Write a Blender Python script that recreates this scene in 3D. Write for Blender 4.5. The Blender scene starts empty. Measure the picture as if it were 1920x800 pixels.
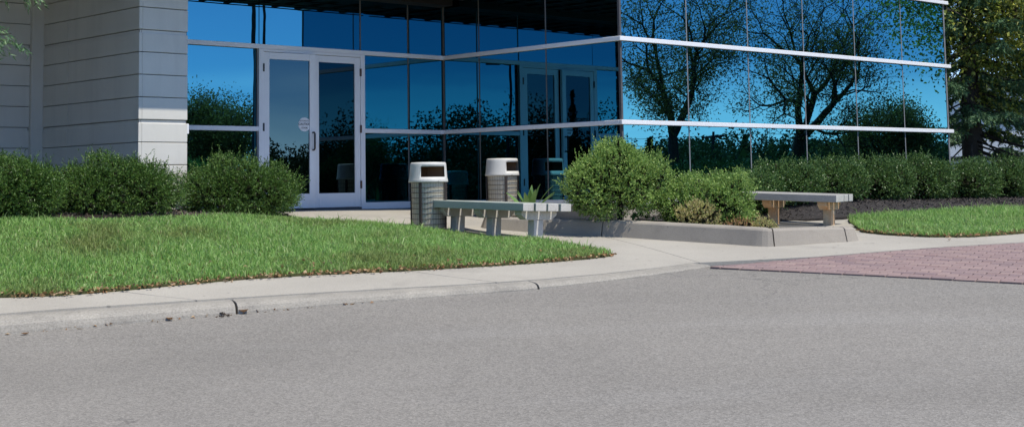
import bpy, bmesh, math, random
import numpy as np
from mathutils import Vector, Matrix, Euler

S = bpy.context.scene
COL = S.collection
rad = math.radians

# ------------------------------------------------------------------ camera
FPX, PPY = 2763.9, 73.88                       # focal length and principal row, in pixels of the 1920x800 picture
PITCH, ROLL, THETA = rad(5.716), rad(-0.912), rad(46.26)
CZ = 0.26                                      # camera height above the entrance floor (floor is z = 0)
_cp, _sp, _cr, _sr = math.cos(PITCH), math.sin(PITCH), math.cos(ROLL), math.sin(ROLL)
CF = np.array([0, _cp, _sp]); _U = np.array([0, -_sp, _cp]); _R = np.array([1.0, 0, 0])
CR = _cr * _R + _sr * _U; CU = -_sr * _R + _cr * _U
cam_d = bpy.data.cameras.new('camera'); cam = bpy.data.objects.new('camera', cam_d); COL.objects.link(cam)
cam_d.sensor_width = 36; cam_d.lens = FPX / 1920 * 36
cam_d.shift_y = -(400 - PPY) / 1920
cam_d.clip_start = 0.1; cam_d.clip_end = 2000
M = Matrix.Identity(4)
for i in range(3):
    M[i][0], M[i][1], M[i][2] = CR[i], CU[i], -CF[i]
M[2][3] = CZ
cam.matrix_world = M
S.camera = cam

# ------------------------------------------------------------------ sky, sun, exposure
SUN_H = np.array([0.806, -0.591]); SUN_EL = rad(62)
SUN_AZ = math.atan2(SUN_H[0], SUN_H[1])
W = bpy.data.worlds.new('World'); S.world = W; W.use_nodes = True
wn, wl = W.node_tree.nodes, W.node_tree.links
sky = wn.new('ShaderNodeTexSky'); sky.sky_type = 'NISHITA'; sky.sun_disc = False
sky.sun_elevation = SUN_EL; sky.sun_rotation = SUN_AZ
sky.altitude = 4000; sky.air_density = 1.0; sky.dust_density = 0.1; sky.ozone_density = 7.0
tc = wn.new('ShaderNodeTexCoord')
sx = wn.new('ShaderNodeSeparateXYZ'); wl.new(tc.outputs['Generated'], sx.inputs[0])
mp = wn.new('ShaderNodeMapping'); mp.inputs['Scale'].default_value = (2.2, 2.2, 13.0); wl.new(tc.outputs['Generated'], mp.inputs[0])
cn = wn.new('ShaderNodeTexNoise'); cn.inputs['Scale'].default_value = 1.6; cn.inputs['Detail'].default_value = 7; cn.inputs['Distortion'].default_value = 0.6
wl.new(mp.outputs[0], cn.inputs[0])
cr = wn.new('ShaderNodeMapRange'); cr.inputs[1].default_value = 0.38; cr.inputs[2].default_value = 0.6; wl.new(cn.outputs[0], cr.inputs[0])
ce = wn.new('ShaderNodeMapRange'); ce.inputs[1].default_value = 0.085; ce.inputs[2].default_value = 0.03; wl.new(sx.outputs[2], ce.inputs[0])
cm = wn.new('ShaderNodeMath'); cm.operation = 'MULTIPLY'; wl.new(cr.outputs[0], cm.inputs[0]); wl.new(ce.outputs[0], cm.inputs[1])
cm2 = wn.new('ShaderNodeMath'); cm2.operation = 'MULTIPLY'; cm2.inputs[1].default_value = 0.75; wl.new(cm.outputs[0], cm2.inputs[0])
mx = wn.new('ShaderNodeMixRGB'); mx.inputs[2].default_value = (11, 12, 13, 1)
wl.new(cm2.outputs[0], mx.inputs[0]); wl.new(sky.outputs[0], mx.inputs[1]); wl.new(mx.outputs[0], wn['Background'].inputs[0])
wn['Background'].inputs[1].default_value = 0.15
sun_d = bpy.data.lights.new('sun', 'SUN'); sun_d.energy = 3.2; sun_d.angle = rad(0.53); sun_d.color = (1.0, 0.95, 0.85)
sun = bpy.data.objects.new('sun', sun_d); COL.objects.link(sun)
sdir = Vector((SUN_H[0] * math.cos(SUN_EL), SUN_H[1] * math.cos(SUN_EL), math.sin(SUN_EL)))
sun.rotation_euler = sdir.to_track_quat('Z', 'Y').to_euler(); sun.location = (10, -8, 20)
S.view_settings.view_transform = 'Standard'; S.view_settings.look = 'None'
S.view_settings.gamma = 1; S.view_settings.use_curve_mapping = False; S.view_settings.exposure = 0.6
S.render.engine = 'CYCLES'
S.cycles.caustics_reflective = False; S.cycles.caustics_refractive = False
S.cycles.max_bounces = 8; S.cycles.transparent_max_bounces = 6

# ------------------------------------------------------------------ projection and terrain
def ray(x, y):
    d = CF + CR * (x - 960) / FPX + CU * (PPY - y) / FPX
    return d / d[1]
def at(x, y, Z):                               # the point seen at pixel (x, y) at depth Z
    p = ray(x, y) * Z; p[2] += CZ
    return p
d1 = np.array([math.sin(THETA), math.cos(THETA)]); n1 = np.array([d1[1], -d1[0]])   # along the facade, out of the facade
J0 = np.array([-1.0509, 22.2992]); L1, L2, L3 = 4.432, 3.6116, 8.4
K0 = J0 - L1 * d1; C0 = J0 + L2 * n1
def BW(t, n):                                  # facade coordinates -> world plan
    return K0 + d1 * t + n1 * n
def base(Y): return -2.01 + 0.082 * Y + CZ
ctl = []
for t in (-6, -3, -0.6, 1, 2.5, 4, 8, 12): p = BW(t, 0.0); ctl.append((p[0], p[1], -0.012))
p = BW(2, 2.2); ctl.append((p[0], p[1], -0.11))
for t_, n_, z_ in ((4.1, 1.5, -0.17), (4.3, 3.2, -0.22)): p = BW(t_, n_); ctl.append((p[0], p[1], z_))
ctl += [(3.34, 18.9, -0.295), (4.3, 18.9, -0.30), (3.9, 18.2, -0.285)]
p = BW(12.5, 3.7); ctl.append((p[0], p[1], -0.06))
def ctl_base(x, y):                            # pixel on the sloping base plane
    r = ray(x, y); Z = (-2.01) / (r[2] - 0.082); ctl.append((r[0] * Z, Z, base(Z)))
for q in [(1005, 451), (855, 436), (804, 432), (882, 425), (1440, 463), (1612, 452), (0, 627), (430, 589), (700, 565), (1000, 543), (1330, 500), (960, 800), (0, 800), (1920, 800), (1920, 650), (960, 650), (0, 700)]:
    ctl_base(*q)
for x, y, Z in [(100, 405, 16.4), (0, 408, 15.9), (340, 410, 16.5), (540, 408, 18.2), (1480, 385, 20.4), (1700, 380, 22.0), (1900, 376, 24.0), (1700, 437, 17.6), (1920, 432, 17.8), (1920, 455, 16.2), (1920, 530, 13.2)]:
    ctl.append(tuple(at(x, y, Z)))
for X in (-13, -5, 0, 5, 13):
    ctl += [(X, 5, -1.5 + CZ), (X, 0, -1.62 + CZ), (X, -7, -1.66 + CZ)]
for a in [(-13, 10, -1.15), (-13, 13, -0.85), (-13, 17, -0.42), (-13, 24, -0.2), (13, 13, -0.95), (13, 16.5, -0.7), (13, 22, -0.4), (13, 30, -0.3), (0, 30, -0.26), (-13, 30, -0.2)]:
    ctl.append((a[0], a[1], a[2] + CZ))
ctl = np.array(ctl)
def _phi(r2): return np.where(r2 > 1e-9, r2 * np.log(np.maximum(r2, 1e-9)), 0)
_n = len(ctl)
_A = np.zeros((_n + 3, _n + 3))
_A[:_n, :_n] = _phi(((ctl[:, None, :2] - ctl[None, :, :2]) ** 2).sum(-1)) + np.eye(_n) * 0.6
_A[:_n, _n:] = np.c_[np.ones(_n), ctl[:, :2]]; _A[_n:, :_n] = _A[:_n, _n:].T
_w = np.linalg.solve(_A, np.r_[ctl[:, 2], 0, 0, 0])
def TV(P):                                     # terrain height for an array of plan points
    P = np.asarray(P, float).reshape(-1, 2)
    Q = np.c_[np.clip(P[:, 0], -13, 13), np.clip(P[:, 1], -7, 30)]
    out = np.empty(len(Q))
    for i in range(0, len(Q), 20000):
        q = Q[i:i + 20000]
        out[i:i + 20000] = _phi(((q[:, None] - ctl[None, :, :2]) ** 2).sum(-1)) @ _w[:_n] + _w[_n] + q @ _w[_n + 1:]
    return out
def T(x, y): return float(TV([[x, y]])[0])
def gnd(x, y, off=0.0):                        # pixel -> plan point on the terrain
    r = ray(x, y); Zs = np.linspace(4, 32, 1400)
    h = r[2] * Zs + CZ - (TV(np.c_[r[0] * Zs, Zs]) + off)
    i = int(np.argmax(h < 0)) if (h < 0).any() else len(Zs) - 1
    return (float(r[0] * Zs[i]), float(Zs[i]))
def gpoly(pts, off=0.0): return [gnd(x, y, off) for x, y in pts]

# ------------------------------------------------------------------ materials
def new_mat(name):
    m = bpy.data.materials.new(name); m.use_nodes = True
    nt = m.node_tree; b = nt.nodes['Principled BSDF']
    return m, nt, b
def nd(nt, t, **kw):
    n = nt.nodes.new(t)
    for k, v in kw.items():
        if k.startswith('i_'): n.inputs[k[2:]].default_value = v
        else: setattr(n, k, v)
    return n
def c4(c): return (c[0], c[1], c[2], 1)
def noise(nt, coord, scale, detail=4, rough=0.55, stretch=None, dist=0.0):
    src = coord
    if stretch:
        m = nd(nt, 'ShaderNodeMapping'); m.inputs['Scale'].default_value = stretch; nt.links.new(coord, m.inputs[0]); src = m.outputs[0]
    n = nd(nt, 'ShaderNodeTexNoise'); n.inputs['Scale'].default_value = scale; n.inputs['Detail'].default_value = detail
    n.inputs['Roughness'].default_value = rough; n.inputs['Distortion'].default_value = dist
    nt.links.new(src, n.inputs[0]); return n.outputs[0]
def rng_(nt, v, a, b, c=0.0, d=1.0):
    m = nd(nt, 'ShaderNodeMapRange'); m.inputs[1].default_value = a; m.inputs[2].default_value = b; m.inputs[3].default_value = c; m.inputs[4].default_value = d
    nt.links.new(v, m.inputs[0]); return m.outputs[0]
def mixc(nt, f, a, b, mode='MIX'):
    m = nd(nt, 'ShaderNodeMixRGB', blend_type=mode)
    for s, v in ((0, f), (1, a), (2, b)):
        if hasattr(v, 'links') or hasattr(v, 'is_linked'): nt.links.new(v, m.inputs[s])
        elif isinstance(v, (int, float)): m.inputs[s].default_value = v
        else: m.inputs[s].default_value = c4(v)
    return m.outputs[0]
def bump(nt, b, h, dist, strength=1.0):
    n = nd(nt, 'ShaderNodeBump'); n.inputs['Strength'].default_value = strength; n.inputs['Distance'].default_value = dist
    nt.links.new(h, n.inputs['Height']); nt.links.new(n.outputs[0], b.inputs['Normal'])
def surf(name, a, b2, scale=3.0, fine=0.0, fine_scale=120, rough=0.8, bump_d=0.0, bump_s=60, spec=0.3, stretch=None, metal=0.0, stain=None, stain_scale=1.0, spots=0, streak=0):
    m, nt, b = new_mat(name)
    co = nd(nt, 'ShaderNodeTexCoord').outputs['Object']
    c = mixc(nt, rng_(nt, noise(nt, co, scale, 6, 0.6, stretch), 0.3, 0.7), a, b2)
    if stain: c = mixc(nt, rng_(nt, noise(nt, co, stain_scale, 5, 0.65, None, 0.5), 0.55, 0.8, 0, 0.8), c, stain)
    if streak: c = mixc(nt, rng_(nt, noise(nt, co, streak, 5, 0.6, (1.6, 1.6, 0.16)), 0.48, 0.78, 0, 0.5), c, tuple(q * 0.8 for q in a))
    if spots: c = mixc(nt, rng_(nt, noise(nt, co, spots, 2, 0.5), 0.70, 0.76, 0, 0.55), c, (0.13, 0.12, 0.11))
    if fine: 
        f = noise(nt, co, fine_scale, 2, 0.7)
        c = mixc(nt, 1.0, c, nd_grey(nt, rng_(nt, f, 0.25, 0.75, 1 - fine, 1 + fine)), 'MULTIPLY')
    nt.links.new(c, b.inputs['Base Color'])
    b.inputs['Roughness'].default_value = rough; b.inputs['Metallic'].default_value = metal
    b.inputs['Specular IOR Level'].default_value = spec
    if bump_d: bump(nt, b, noise(nt, co, bump_s, 4, 0.6, stretch), bump_d)
    return m
def nd_grey(nt, v):
    n = nd(nt, 'ShaderNodeCombineColor')
    for i in range(3): nt.links.new(v, n.inputs[i])
    return n.outputs[0]
def leafm(name, cols, trans=0.3, rough=0.5, spec=0.35, patch=None, patch_scale=0.5):
    m, nt, b = new_mat(name)
    g = nd(nt, 'ShaderNodeNewGeometry'); r = nd(nt, 'ShaderNodeValToRGB')
    e = r.color_ramp.elements
    while len(e) < len(cols): e.new(0.5)
    for i, c in enumerate(cols): e[i].position = i / max(1, len(cols) - 1); e[i].color = c4(c)
    nt.links.new(g.outputs['Random Per Island'], r.inputs[0]); c = r.outputs[0]
    if patch:
        co = nd(nt, 'ShaderNodeTexCoord').outputs['Object']
        c = mixc(nt, rng_(nt, noise(nt, co, patch_scale, 4, 0.6), 0.5, 0.68, 0, 0.75), c, patch)
    nt.links.new(c, b.inputs['Base Color']); b.inputs['Roughness'].default_value = rough; b.inputs['Specular IOR Level'].default_value = spec
    t = nd(nt, 'ShaderNodeBsdfTranslucent'); nt.links.new(c, t.inputs[0])
    mx = nd(nt, 'ShaderNodeMixShader'); mx.inputs[0].default_value = trans
    nt.links.new(b.outputs[0], mx.inputs[1]); nt.links.new(t.outputs[0], mx.inputs[2])
    nt.links.new(mx.outputs[0], nt.nodes['Material Output'].inputs[0])
    return m
def glassm(name, tint, wav=0.0006, dark=(0.004, 0.006, 0.01), fac=0.95, ws=0.9):
    m, nt, b = new_mat(name)
    co = nd(nt, 'ShaderNodeTexCoord').outputs['Object']
    g = nd(nt, 'ShaderNodeBsdfGlossy'); g.inputs[0].default_value = c4(tint); g.inputs['Roughness'].default_value = 0.0
    h = noise(nt, co, ws, 2, 0.45, (1.0, 1.0, 1.5))
    bp = nd(nt, 'ShaderNodeBump'); bp.inputs['Distance'].default_value = wav; nt.links.new(h, bp.inputs['Height']); nt.links.new(bp.outputs[0], g.inputs['Normal'])
    b.inputs['Base Color'].default_value = c4(dark); b.inputs['Roughness'].default_value = 0.4; b.inputs['Specular IOR Level'].default_value = 0
    mx = nd(nt, 'ShaderNodeMixShader'); mx.inputs[0].default_value = fac
    nt.links.new(b.outputs[0], mx.inputs[1]); nt.links.new(g.outputs[0], mx.inputs[2]); nt.links.new(mx.outputs[0], nt.nodes['Material Output'].inputs[0])
    return m

MT = {}
MT['glass'] = glassm('blue_mirror_glass', (0.062, 0.232, 0.315))
MT['door_glass'] = glassm('grey_door_glass', (0.04, 0.075, 0.095), 0.0004)
MT['alum'] = surf('white_aluminium', (0.84, 0.84, 0.84), (0.78, 0.78, 0.79), 2.0, 0.03, 200, 0.45, spec=0.4)
MT['precast'] = surf('precast_panel', (0.69, 0.66, 0.595), (0.635, 0.61, 0.55), 1.2, 0.05, 240, 0.85, 0.0015, 160, stain=(0.565, 0.54, 0.49), stain_scale=0.9, streak=3.5)
MT['groove'] = surf('panel_joint', (0.16, 0.155, 0.15), (0.12, 0.12, 0.115), 4, rough=0.9)
MT['sealant'] = surf('glass_sealant', (0.22, 0.23, 0.24), (0.18, 0.19, 0.2), 6, rough=0.7)
MT['dark'] = surf('dark_interior', (0.012, 0.012, 0.014), (0.008, 0.008, 0.01), 3, rough=0.9)
MT['black'] = surf('black_metal', (0.02, 0.02, 0.022), (0.03, 0.03, 0.03), 20, rough=0.4, spec=0.5)
MT['rust'] = surf('rusty_hinge', (0.16, 0.09, 0.06), (0.07, 0.05, 0.045), 40, rough=0.7)
MT['white'] = surf('white_vinyl', (0.8, 0.8, 0.8), (0.75, 0.75, 0.76), 10, rough=0.5)
MT['ink'] = surf('black_ink', (0.02, 0.02, 0.025), (0.03, 0.03, 0.03), 10, rough=0.6)
MT['concrete'] = surf('pavement_concrete', (0.41, 0.38, 0.325), (0.35, 0.322, 0.274), 0.9, 0.16, 90, 0.9, 0.002, 80, stain=(0.265, 0.243, 0.212), stain_scale=1.1, spots=9)
MT['kerb'] = surf('kerb_concrete', (0.36, 0.33, 0.28), (0.265, 0.245, 0.212), 2.5, 0.24, 60, 0.92, 0.004, 50, stain=(0.185, 0.17, 0.15), stain_scale=3.0, spots=12)
MT['planter'] = surf('planter_concrete', (0.36, 0.32, 0.265), (0.30, 0.268, 0.225), 2.0, 0.12, 90, 0.9, 0.002, 70, stain=(0.2, 0.178, 0.15), stain_scale=2.4, spots=14)
MT['soil'] = surf('soil', (0.075, 0.055, 0.04), (0.045, 0.035, 0.028), 12, 0.4, 90, 0.95, 0.01, 40)
MT['mulch'] = surf('dark_mulch', (0.05, 0.042, 0.038), (0.025, 0.022, 0.021), 25, 0.5, 110, 0.9, 0.015, 60)
MT['bark_chip'] = leafm('bark_chips', [(0.02, 0.017, 0.016), (0.06, 0.048, 0.042), (0.04, 0.033, 0.03), (0.13, 0.105, 0.09), (0.03, 0.026, 0.025)], 0.0, 0.8)
MT['bark_chip_old'] = leafm('faded_bark_chips', [(0.09, 0.07, 0.055), (0.2, 0.165, 0.13), (0.13, 0.1, 0.08), (0.27, 0.23, 0.19)], 0.0, 0.8)
MT['brick'] = None
MT['turf'] = surf('lawn_soil', (0.06, 0.075, 0.022), (0.075, 0.065, 0.028), 3, 0.4, 80, 0.95, 0.01, 50)
MT['grass'] = leafm('grass_blades', [(0.186, 0.349, 0.071), (0.299, 0.506, 0.128), (0.399, 0.629, 0.204), (0.238, 0.415, 0.099), (0.598, 0.675, 0.335)], 0.45, 0.55, 0.25, (0.27, 0.30, 0.10), 0.9)
MT['grass_dry'] = leafm('grass_straw', [(0.30, 0.25, 0.12), (0.22, 0.2, 0.08)], 0.3, 0.6)
MT['yew'] = leafm('yew_needles', [(0.038, 0.08, 0.018), (0.063, 0.134, 0.024), (0.094, 0.187, 0.033), (0.158, 0.25, 0.049)], 0.2, 0.45, 0.4)
MT['box'] = leafm('boxwood_leaves', [(0.101, 0.201, 0.044), (0.19, 0.325, 0.067), (0.304, 0.448, 0.109), (0.481, 0.605, 0.181)], 0.3, 0.45, 0.4)
MT['privet'] = leafm('hedge_leaves', [(0.04, 0.09, 0.024), (0.072, 0.147, 0.035), (0.108, 0.197, 0.044), (0.181, 0.27, 0.073)], 0.25, 0.42, 0.45)
MT['tan_shrub'] = leafm('fading_shrub_leaves', [(0.45, 0.312, 0.15), (0.375, 0.413, 0.125), (0.562, 0.537, 0.2), (0.625, 0.45, 0.25), (0.325, 0.425, 0.125)], 0.3, 0.6)
MT['rust_shrub'] = leafm('rusty_ground_cover', [(0.468, 0.198, 0.108), (0.36, 0.252, 0.09), (0.612, 0.306, 0.18), (0.396, 0.432, 0.108)], 0.3, 0.6)
MT['hosta'] = leafm('lance_leaves', [(0.112, 0.224, 0.063), (0.196, 0.336, 0.098)], 0.3, 0.4, 0.5)
MT['spruce'] = leafm('spruce_needles', [(0.066, 0.142, 0.066), (0.109, 0.208, 0.088), (0.186, 0.295, 0.131), (0.088, 0.164, 0.066)], 0.15, 0.5, 0.35)
MT['gold_leaf'] = leafm('turning_leaves', [(0.235, 0.324, 0.063), (0.4, 0.476, 0.087), (0.638, 0.626, 0.125), (0.213, 0.299, 0.087), (0.68, 0.65, 0.226)], 0.55, 0.45, 0.45)
MT['tree_leaf'] = leafm('tree_leaves', [(0.169, 0.163, 0.042), (0.278, 0.239, 0.059), (0.407, 0.294, 0.081), (0.222, 0.185, 0.059)], 0.6, 0.45, 0.4)
MT['far_leaf'] = leafm('far_leaves', [(0.039, 0.072, 0.021), (0.065, 0.111, 0.029), (0.091, 0.13, 0.039)], 0.2, 0.6, 0.2)
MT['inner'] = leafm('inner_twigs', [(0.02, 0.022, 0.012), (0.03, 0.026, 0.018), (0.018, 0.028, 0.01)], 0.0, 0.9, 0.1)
MT['fallen'] = leafm('fallen_leaf', [(0.3, 0.17, 0.07), (0.42, 0.28, 0.14), (0.22, 0.1, 0.05), (0.5, 0.37, 0.22), (0.34, 0.15, 0.06)], 0.2, 0.7)
MT['bark'] = surf('tree_bark', (0.09, 0.075, 0.06), (0.05, 0.042, 0.036), 9, 0.3, 60, 0.9, 0.01, 25, stretch=(1, 1, 0.25))
MT['bench'] = surf('bench_paint', (0.43, 0.455, 0.39), (0.345, 0.37, 0.32), 3.0, 0.1, 60, 0.75, 0.002, 40, stretch=(0.2, 1, 1), stain=(0.45, 0.455, 0.42), stain_scale=4)
MT['bench_lit'] = surf('bench_sunlit_tone', (0.56, 0.53, 0.48), (0.47, 0.445, 0.40), 6.0, 0.12, 80, 0.8, 0.002, 60, stain=(0.3, 0.26, 0.22), stain_scale=7, spots=20)  # paler bench colour with stains; sunlight on ends and legs is put into it
MT['bench_tan'] = surf('bench_taupe_paint', (0.36, 0.345, 0.32), (0.29, 0.275, 0.25), 3.0, 0.1, 60, 0.75, 0.002, 40, stretch=(0.2, 1, 1))
MT['bench_rust'] = surf('bench_bare_wood', (0.55, 0.27, 0.11), (0.55, 0.45, 0.31), 5.0, 0.15, 50, 0.8, 0.002, 40, stretch=(1, 1, 0.35), stain=(0.46, 0.43, 0.38), stain_scale=6)
MT['lid'] = surf('bin_lid_plastic', (0.66, 0.64, 0.59), (0.61, 0.59, 0.54), 3, 0.04, 80, 0.5, spec=0.4, stain=(0.52, 0.49, 0.44), stain_scale=6, streak=5, spots=16)
MT['liner'] = surf('bin_liner_plastic', (0.6, 0.55, 0.45), (0.5, 0.46, 0.37), 5, 0.06, 80, 0.5, spec=0.4, stain=(0.36, 0.32, 0.24), stain_scale=4, streak=6)
MT['wire'] = surf('brown_wire', (0.05, 0.036, 0.03), (0.035, 0.028, 0.025), 30, rough=0.55, spec=0.4)
MT['flap'] = surf('brown_flap', (0.2, 0.1, 0.045), (0.14, 0.075, 0.035), 6, rough=0.7)
MT['mat'] = surf('dark_grate', (0.035, 0.038, 0.045), (0.02, 0.022, 0.026), 10, 0.2, 80, 0.8)
MT['white_wall'] = surf('white_far_wall', (0.78, 0.78, 0.76), (0.72, 0.72, 0.71), 0.3, rough=0.8)
MT['grey_metal'] = surf('grey_metal', (0.1, 0.1, 0.105), (0.07, 0.07, 0.075), 3, rough=0.6)
MT['brown_pole'] = surf('dark_bronze_pole', (0.035, 0.03, 0.027), (0.025, 0.022, 0.02), 3, rough=0.6)

def asphalt():
    m, nt, b = new_mat('asphalt')
    co = nd(nt, 'ShaderNodeTexCoord').outputs['Object']
    c = mixc(nt, rng_(nt, noise(nt, co, 0.35, 5, 0.6), 0.3, 0.7), (0.253, 0.235, 0.208), (0.208, 0.194, 0.173))
    c = mixc(nt, rng_(nt, noise(nt, co, 0.5, 6, 0.65, (0.35, 1.6, 1)), 0.52, 0.75, 0, 0.55), c, (0.278, 0.263, 0.24))
    v = nd(nt, 'ShaderNodeTexVoronoi'); v.inputs['Scale'].default_value = 75; nt.links.new(co, v.inputs[0])
    sp = nd(nt, 'ShaderNodeSeparateColor'); nt.links.new(v.outputs['Color'], sp.inputs[0])
    c = mixc(nt, 1.0, c, nd_grey(nt, rng_(nt, sp.outputs[0], 0, 1, 0.8, 1.2)), 'MULTIPLY')
    c = mixc(nt, 1.0, c, nd_grey(nt, rng_(nt, noise(nt, co, 42, 3, 0.75), 0.3, 0.7, 0.92, 1.08)), 'MULTIPLY')
    c = mixc(nt, 1.0, c, nd_grey(nt, rng_(nt, noise(nt, co, 210, 2, 0.7), 0.3, 0.7, 0.66, 1.34)), 'MULTIPLY')
    # tyre-worn arcs, hairline cracks and old stains
    wv = nd(nt, 'ShaderNodeTexWave', wave_type='RINGS', rings_direction='Z'); wv.inputs['Scale'].default_value = 0.09; wv.inputs['Distortion'].default_value = 1.6; wv.inputs['Detail'].default_value = 3; wv.inputs['Detail Scale'].default_value = 0.6
    mpg = nd(nt, 'ShaderNodeMapping'); mpg.inputs['Location'].default_value = (-6, 4, 0); nt.links.new(co, mpg.inputs[0]); nt.links.new(mpg.outputs[0], wv.inputs[0])
    c = mixc(nt, 1.0, c, nd_grey(nt, rng_(nt, wv.outputs[0], 0, 1, 0.975, 1.02)), 'MULTIPLY')
    vc = nd(nt, 'ShaderNodeTexVoronoi', feature='DISTANCE_TO_EDGE'); vc.inputs['Scale'].default_value = 0.33
    wob = nd(nt, 'ShaderNodeVectorMath', operation='ADD'); nn = nd(nt, 'ShaderNodeTexNoise'); nn.inputs['Scale'].default_value = 2.5; nn.inputs['Detail'].default_value = 4; nt.links.new(co, nn.inputs[0])
    nt.links.new(co, wob.inputs[0]); nt.links.new(nn.outputs['Color'], wob.inputs[1]); nt.links.new(wob.outputs[0], vc.inputs[0])
    cm_ = nd(nt, 'ShaderNodeMath', operation='MULTIPLY'); nt.links.new(rng_(nt, vc.outputs['Distance'], 0.0, 0.006, 0.5, 0.0), cm_.inputs[0]); nt.links.new(rng_(nt, noise(nt, co, 0.4, 3), 0.5, 0.62), cm_.inputs[1])
    c = mixc(nt, cm_.outputs[0], c, (0.1, 0.095, 0.09))
    c = mixc(nt, rng_(nt, noise(nt, co, 0.8, 4, 0.6), 0.62, 0.8, 0, 0.25), c, (0.165, 0.157, 0.15))
    # a few dark flecks and short marks left on the surface
    c = mixc(nt, rng_(nt, noise(nt, co, 3.2, 3, 0.6, (1, 3.5, 1)), 0.72, 0.76, 0, 0.5), c, (0.1, 0.095, 0.095))
    nt.links.new(c, b.inputs['Base Color']); b.inputs['Roughness'].default_value = 0.93; b.inputs['Specular IOR Level'].default_value = 0.15
    bump(nt, b, v.outputs['Distance'], 0.003, 0.5)
    return m
MT['asphalt'] = asphalt()
def brickm():
    m, nt, b = new_mat('brick_paver')
    g = nd(nt, 'ShaderNodeObjectInfo'); gi = nd(nt, 'ShaderNodeNewGeometry')
    ad = nd(nt, 'ShaderNodeMath', operation='ADD'); nt.links.new(g.outputs['Random'], ad.inputs[0]); nt.links.new(gi.outputs['Random Per Island'], ad.inputs[1])
    fr = nd(nt, 'ShaderNodeMath', operation='FRACT'); nt.links.new(ad.outputs[0], fr.inputs[0])
    r = nd(nt, 'ShaderNodeValToRGB'); e = r.color_ramp.elements
    cs = [(0.25, 0.175, 0.165), (0.305, 0.22, 0.205), (0.225, 0.165, 0.165), (0.33, 0.24, 0.215)]
    while len(e) < 4: e.new(0.5)
    for i, c in enumerate(cs): e[i].position = i / 3; e[i].color = c4(c)
    nt.links.new(fr.outputs[0], r.inputs[0])
    co = nd(nt, 'ShaderNodeTexCoord').outputs['Object']
    c = mixc(nt, 1.0, r.outputs[0], nd_grey(nt, rng_(nt, noise(nt, co, 60, 3, 0.6), 0.3, 0.7, 0.92, 1.08)), 'MULTIPLY')
    nt.links.new(c, b.inputs['Base Color']); b.inputs['Roughness'].default_value = 0.9; b.inputs['Specular IOR Level'].default_value = 0.2
    return m
MT['brick'] = brickm()

# ------------------------------------------------------------------ mesh helpers
def tag(o, label=None, cat=None, group=None, kind=None):
    if label: o['label'] = label
    if cat: o['category'] = cat
    if group: o['group'] = group
    if kind: o['kind'] = kind
    return o
def link(name, me, mat, parent=None, smooth=False):
    o = bpy.data.objects.new(name, me); COL.objects.link(o)
    if mat is not None and len(me.materials) == 0: me.materials.append(MT[mat] if isinstance(mat, str) else mat)
    if parent is not None: o.parent = parent
    if smooth: me.polygons.foreach_set('use_smooth', [True] * len(me.polygons))
    return o
def arr(name, V, F, mat, parent=None, smooth=False):    # V (n,3), F (m,k) arrays -> one mesh object
    V = np.asarray(V, np.float32); F = np.asarray(F, np.int32); k = F.shape[1]
    me = bpy.data.meshes.new(name)
    me.vertices.add(len(V)); me.vertices.foreach_set('co', V.ravel())
    me.loops.add(F.size); me.loops.foreach_set('vertex_index', F.ravel())
    me.polygons.add(len(F)); me.polygons.foreach_set('loop_start', np.arange(0, F.size, k, dtype=np.int32))
    try: me.polygons.foreach_set('loop_total', np.full(len(F), k, np.int32))
    except Exception: pass
    me.update(calc_edges=True); me.validate()
    return link(name, me, mat, parent, smooth)
def empty(name, loc, rz=0.0):
    o = bpy.data.objects.new(name, None); COL.objects.link(o); o.location = loc; o.rotation_euler = (0, 0, rz); o.empty_display_size = 0.2
    return o
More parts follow.
